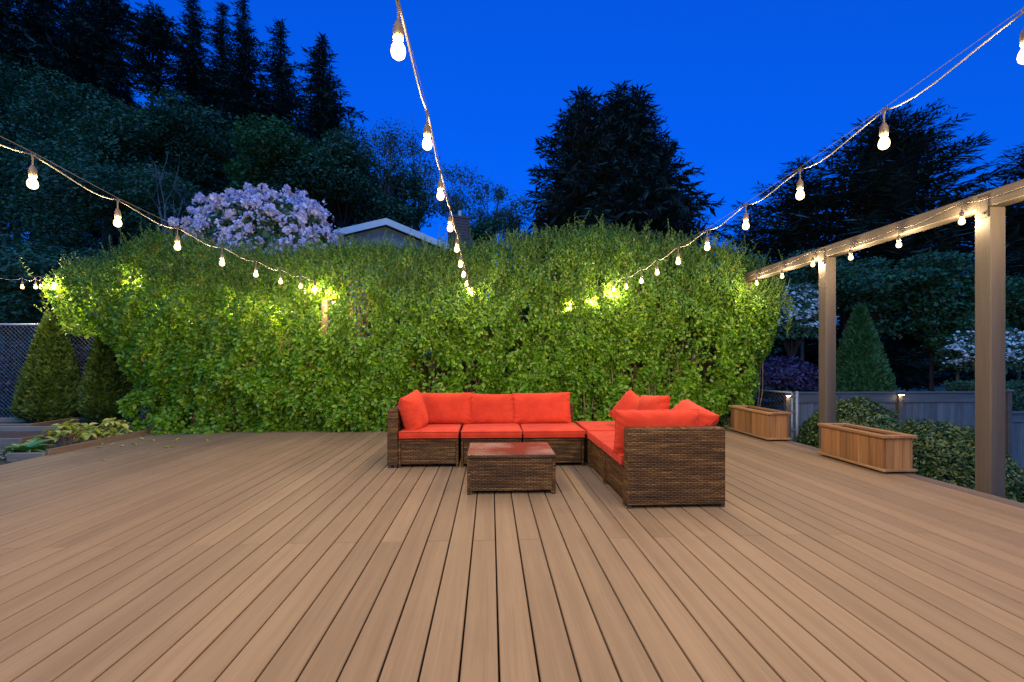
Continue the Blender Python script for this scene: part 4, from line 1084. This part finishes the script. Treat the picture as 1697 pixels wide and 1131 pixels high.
CT = [  # photo x, y of top, distance, crown radius, crown start, label
    (4, -60, 42, 3.2, 0.25, 'ragged conifer cut off by the top left corner'),
    (62, -95, 40, 4.2, 0.12, 'broad dense conifer near the left edge, taller than the frame'),
    (126, -70, 44, 4.2, 0.15, 'dense dark conifer second from the left, taller than the frame'),
    (176, -60, 38, 2.6, 0.52, 'thin conifer with a bare pale trunk left of the lone high crown'),
    (251, 6, 36, 2.3, 0.66, 'slender conifer with a small high crown on a long bare trunk'),
    (318, -22, 40, 3.3, 0.15, 'tall conifer rising past the top edge right of the bare trunk'),
    (368, 6, 42, 3.2, 0.12, 'conifer whose tip just touches the top edge'),
    (404, 2, 38, 3.3, 0.12, 'narrow topped conifer left of the two separate right hand spires'),
    (467, 38, 37, 3.3, 0.12, 'ragged spire shaped conifer second from the right of the slope'),
    (536, 60, 34, 4.0, 0.10, 'regular cone shaped conifer at the right end of the slope'),
    (438, 125, 46, 3.8, 0.12, 'shorter conifer filling the gap behind the right hand spires'),
    (212, 130, 47, 3.8, 0.10, 'darker conifer low behind the bare trunks'),
]
for i, (px, py, d, rad, c0, lab) in enumerate(CT):
    conifer(lab, px, py, d, rad * 1.18, 200 + i, crown0=c0, asym=0.32, ragged=0.5, dens=1.15, step=0.46, nb=7, spray=0.45, power=0.8 if c0 < 0.4 else 0.55, droop=0.42)
conifer('left stem of the big dark spruce clump in the middle', 968, 146, 24, 5.6, 231, crown0=0.06, mat='spruce', step=0.36, nb=7, dens=1.0, group='big spruce clump behind the hedge', droop=0.28, rise=0.16, ragged=0.2, power=0.70, spray=0.48)
conifer('tallest stem of the big dark spruce clump in the middle', 1026, 139, 24.6, 5.6, 232, crown0=0.06, mat='spruce', step=0.36, nb=7, dens=1.0, group='big spruce clump behind the hedge', droop=0.28, rise=0.16, ragged=0.2, power=0.70, spray=0.48)
conifer('right stem of the big dark spruce clump in the middle', 1054, 148, 24, 5.6, 233, crown0=0.06, mat='spruce', step=0.36, nb=7, dens=1.0, group='big spruce clump behind the hedge', droop=0.28, rise=0.16, ragged=0.2, power=0.70, spray=0.48)
# spreading cedars at right: flat tiers
conifer('wide cedar with flat tiers of branches behind the right string', 1480, 190, 21, 6.4, 241, crown0=0.12, mat='cedar_needle', step=0.52, nb=9, dens=1.7, group='spreading cedars at right', droop=-0.02, rise=0.13, flat=True, power=0.55, width=0.30, name='cedar_tree', aspect=0.16, spray=0.42, ragged=0.3)
conifer('smaller flat tiered cedar left of the wide one', 1322, 270, 23, 5.0, 242, crown0=0.12, mat='cedar_needle', step=0.52, nb=9, dens=1.7, group='spreading cedars at right', droop=0.0, rise=0.16, flat=True, power=0.6, width=0.30, name='cedar_tree', aspect=0.16, spray=0.42)
conifer('flat tiered cedar at the right edge above the beam', 1720, 236, 19, 5.2, 243, crown0=0.12, mat='cedar_needle', step=0.52, nb=9, dens=1.7, group='spreading cedars at right', droop=0.0, rise=0.16, flat=True, power=0.6, width=0.30, name='cedar_tree', aspect=0.16, spray=0.40)
conifer('low dark cedar behind the hedge end', 1245, 345, 22, 3.8, 244, crown0=0.05, mat='cedar_needle', step=0.52, nb=9, dens=1.7, group='spreading cedars at right', droop=0.05, rise=0.14, flat=True, power=0.7, name='cedar_tree', aspect=0.16, spray=0.42)

def broadleaf(label, px, py, d, size, seed, mat='teal', n=9000, leaf=0.22, lobes=14, group='broadleaf trees on the slope', name='broadleaf_tree', bark='bark', airy=False, trunk=0.012, flat=0.75, drop_base=True):
    """crown centre at a photo point and distance; crown half sizes (x, y, z)"""
    c = at_d(px, py, d); rng = np.random.default_rng(seed); sx, sy, sz = size
    zb = float(ground_h(c.x, c.y)); hc = c.z - zb
    t = empty(name, (c.x, c.y, zb)); tag(t, label, 'tree', group)
    tr = max(0.05, (hc + sz) * trunk)
    tm = MB(); fork = max(0.5, hc - sz * 0.7)
    tm.tube([(0, 0, -0.4), (rng.normal() * 0.08, rng.normal() * 0.08, fork * 0.5), (0, 0, fork)], [tr, tr * 0.8, tr * 0.65], 8)
    tm.build('trunk', M[bark], t, smooth=True)
    lc = []
    for k in range(lobes):
        while True:
            v = rng.uniform(-1, 1, 3)
            if v @ v < 1: break
        lc.append(v * np.array([sx, sy, sz]) * 0.74 + np.array([0, 0, hc]))
    lc = np.array(lc)
    lm = MB()
    for q in lc:
        mid = q * 0.5 + np.array([0, 0, fork * 0.5]) + rng.normal(size=3) * 0.15 * sx * 0.5
        lm.tube([(0, 0, fork * 0.9), mid, q], [tr * 0.4, tr * 0.22, tr * 0.05 + 0.008], 5, False)
        if airy:
            for j in range(7):
                e = q + rng.normal(size=3) * np.array([sx, sy, sz]) * 0.28
                lm.tube([q * 0.7 + mid * 0.3, (q + e) / 2 + rng.normal(size=3) * 0.1, e], [tr * 0.10 + 0.006, 0.008, 0.004], 3, False)
    lm.build('limbs', M[bark], t)
    li = rng.integers(0, lobes, n)
    lr = (rng.uniform(0.30, 0.52, lobes) * (sx * sy * sz) ** (1 / 3))[li]
    D = unit(rng.normal(size=(n, 3)))
    sh_ = rng.random(n) ** (0.16 if not airy else 0.6)
    off = D * (lr * sh_ * (1 + 0.25 * wobble(D * 1.3 + li[:, None], 2.0, seed, 2)))[:, None] * np.array([1.1, 1.1, flat])
    P = lc[li] + off
    N = unit(off) * 0.6 + np.array([0, 0, 0.7]) + rng.normal(size=(n, 3)) * 0.5
    o = obj('crown', leaf_mesh('crown', P, N, leaf * rng.uniform(0.55, 1.3, n), M[mat], 0.6, 0.2, False, rng), t)
    return t
BL = [  # left slope, back to front
    (30, 170, 33, (5.0, 3.5, 4.4), 'teal', 'dark rounded tree at the left edge below the conifers'),
    (120, 225, 31, (3.6, 3, 3.8), 'teal', 'dark rounded tree left of centre of the slope, under the bare trunks'),
    (185, 250, 27, (3.2, 3, 3.4), 'teal', 'leafy tree above the second left bulb'),
    (265, 235, 28, (3.6, 3, 3.0), 'teal', 'leafy tree below the high crowned conifer'),
    (345, 250, 29, (3.2, 3, 3.2), 'teal', 'leafy tree above the lilac flowers, left side'),
    (435, 275, 26, (2.9, 2.6, 2.6), 'green', 'brighter green tree directly above the lilac flowers'),
    (510, 290, 27, (2.8, 2.6, 3.0), 'teal', 'dark green tree right of the lilac flowers'),
    (570, 300, 28, (2.4, 2.4, 3.4), 'teal', 'dark tree beside the house gable'),
    (640, 330, 30, (2.6, 2.4, 3.4), 'teal', 'dark tree rising behind the house roof'),
    (25, 330, 22, (3.6, 2.6, 3.6), 'teal', 'shadowy tree behind the first left bulb'),
    (110, 380, 20, (3.0, 2.4, 2.8), 'teal', 'shadowy bush like tree between the left bulbs'),
    (215, 345, 22, (2.8, 2.4, 2.8), 'teal', 'shadowy tree behind the third left bulb'),
    (300, 345, 21, (2.4, 2.2, 2.4), 'teal', 'shadowy tree left of the lilac flowers'),
    (10, 470, 16, (2.4, 1.8, 2.2), 'teal', 'dark thicket tree above the chain link fence'),
    (95, 480, 15, (2.2, 1.8, 2.0), 'teal', 'dark thicket tree behind the free standing arborvitae'),
]
for i, (px, py, d, sz, mt, lab) in enumerate(BL):
    broadleaf(lab, px, py, d, sz, 300 + i, mt, n=11000, leaf=0.21 if d > 24 else 0.16, lobes=12)
broadleaf('small bare branched tree on the slope above the left string', 275, 330, 19, (1.5, 1.2, 1.9), 330, 'teal', n=500, leaf=0.12, airy=True, bark='pale_bark', lobes=8, group='airy trees')
AI = [(640, 285, 30, (2.0, 1.8, 3.8), 'airy pale tree left of the middle string'), (690, 300, 32, (1.9, 1.8, 3.6), 'airy pale tree crossed by the middle string'),
      (765, 330, 31, (2.0, 1.8, 3.0), 'airy pale tree right of the middle string'), (815, 340, 33, (1.9, 1.6, 2.6), 'airy pale tree above the middle of the hedge'), (855, 365, 30, (1.5, 1.4, 1.9), 'low airy tree left of the spruce clump'), (590, 270, 31, (1.9, 1.6, 2.8), 'airy pale tree beside the cone shaped conifer')]
for i, (px, py, d, sz, lab) in enumerate(AI):
    broadleaf(lab, px, py, d, sz, 340 + i, 'birch', n=3200, leaf=0.15, airy=True, bark='pale_bark', lobes=16, group='airy trees', flat=1.0)
broadleaf('dark evergreen bush behind the hedge, left of the spruce clump', 800, 388, 26, (1.2, 1.0, 1.3), 350, 'teal', n=3500, leaf=0.18, group='airy trees')
MP = [(1455, 500, 14.5, (1.6, 1.2, 1.2), 'layered green maple between the two timber posts, left part'), (1545, 475, 14.0, (1.7, 1.3, 1.2), 'layered green maple between the two timber posts, upper right'),
      (1590, 545, 13.5, (1.2, 1.0, 0.9), 'green maple bough left of the near timber post'), (1690, 510, 13.5, (1.3, 1.2, 1.3), 'green maple at the right edge beyond the near post'),
      (1400, 470, 17, (2.0, 1.5, 1.6), 'dark tree behind the far timber post'), (1330, 470, 16, (1.5, 1.3, 1.4), 'dark tree behind the hedge end')]
for i, (px, py, d, sz, lab) in enumerate(MP):
    broadleaf(lab, px, py, d, sz, 360 + i, 'maple' if i < 4 else 'teal', n=8000, leaf=0.13, lobes=18, flat=0.42, group='garden trees at right', bark='pale_bark' if i == 2 else 'bark')

# distant woods closing the view between the trees
rg3 = np.random.default_rng(400); n = 26000
xw = rg3.uniform(-95, 110, n); yw = 58 + rg3.normal(size=n) * 1.5 + 0.0022 * xw ** 2
hw_ = 7.0 + 2.0 * wobble(np.stack([xw, 0 * xw, 0 * xw], 1), 0.10, 401, 3)
zw = ground_h(xw, yw) - 1.0 + hw_ * rg3.random(n) ** 0.8
o = obj('distant_woods', leaf_mesh('distant_woods', np.stack([xw, yw, zw], 1), rg3.normal(size=(n, 3)) + np.array([0, -0.6, 0.4]), rg3.uniform(0.6, 1.5, n), M['teal'], 0.7, 0.2, False, rg3))
tag(o, 'dark band of distant woods low behind the garden trees', None, kind='stuff')
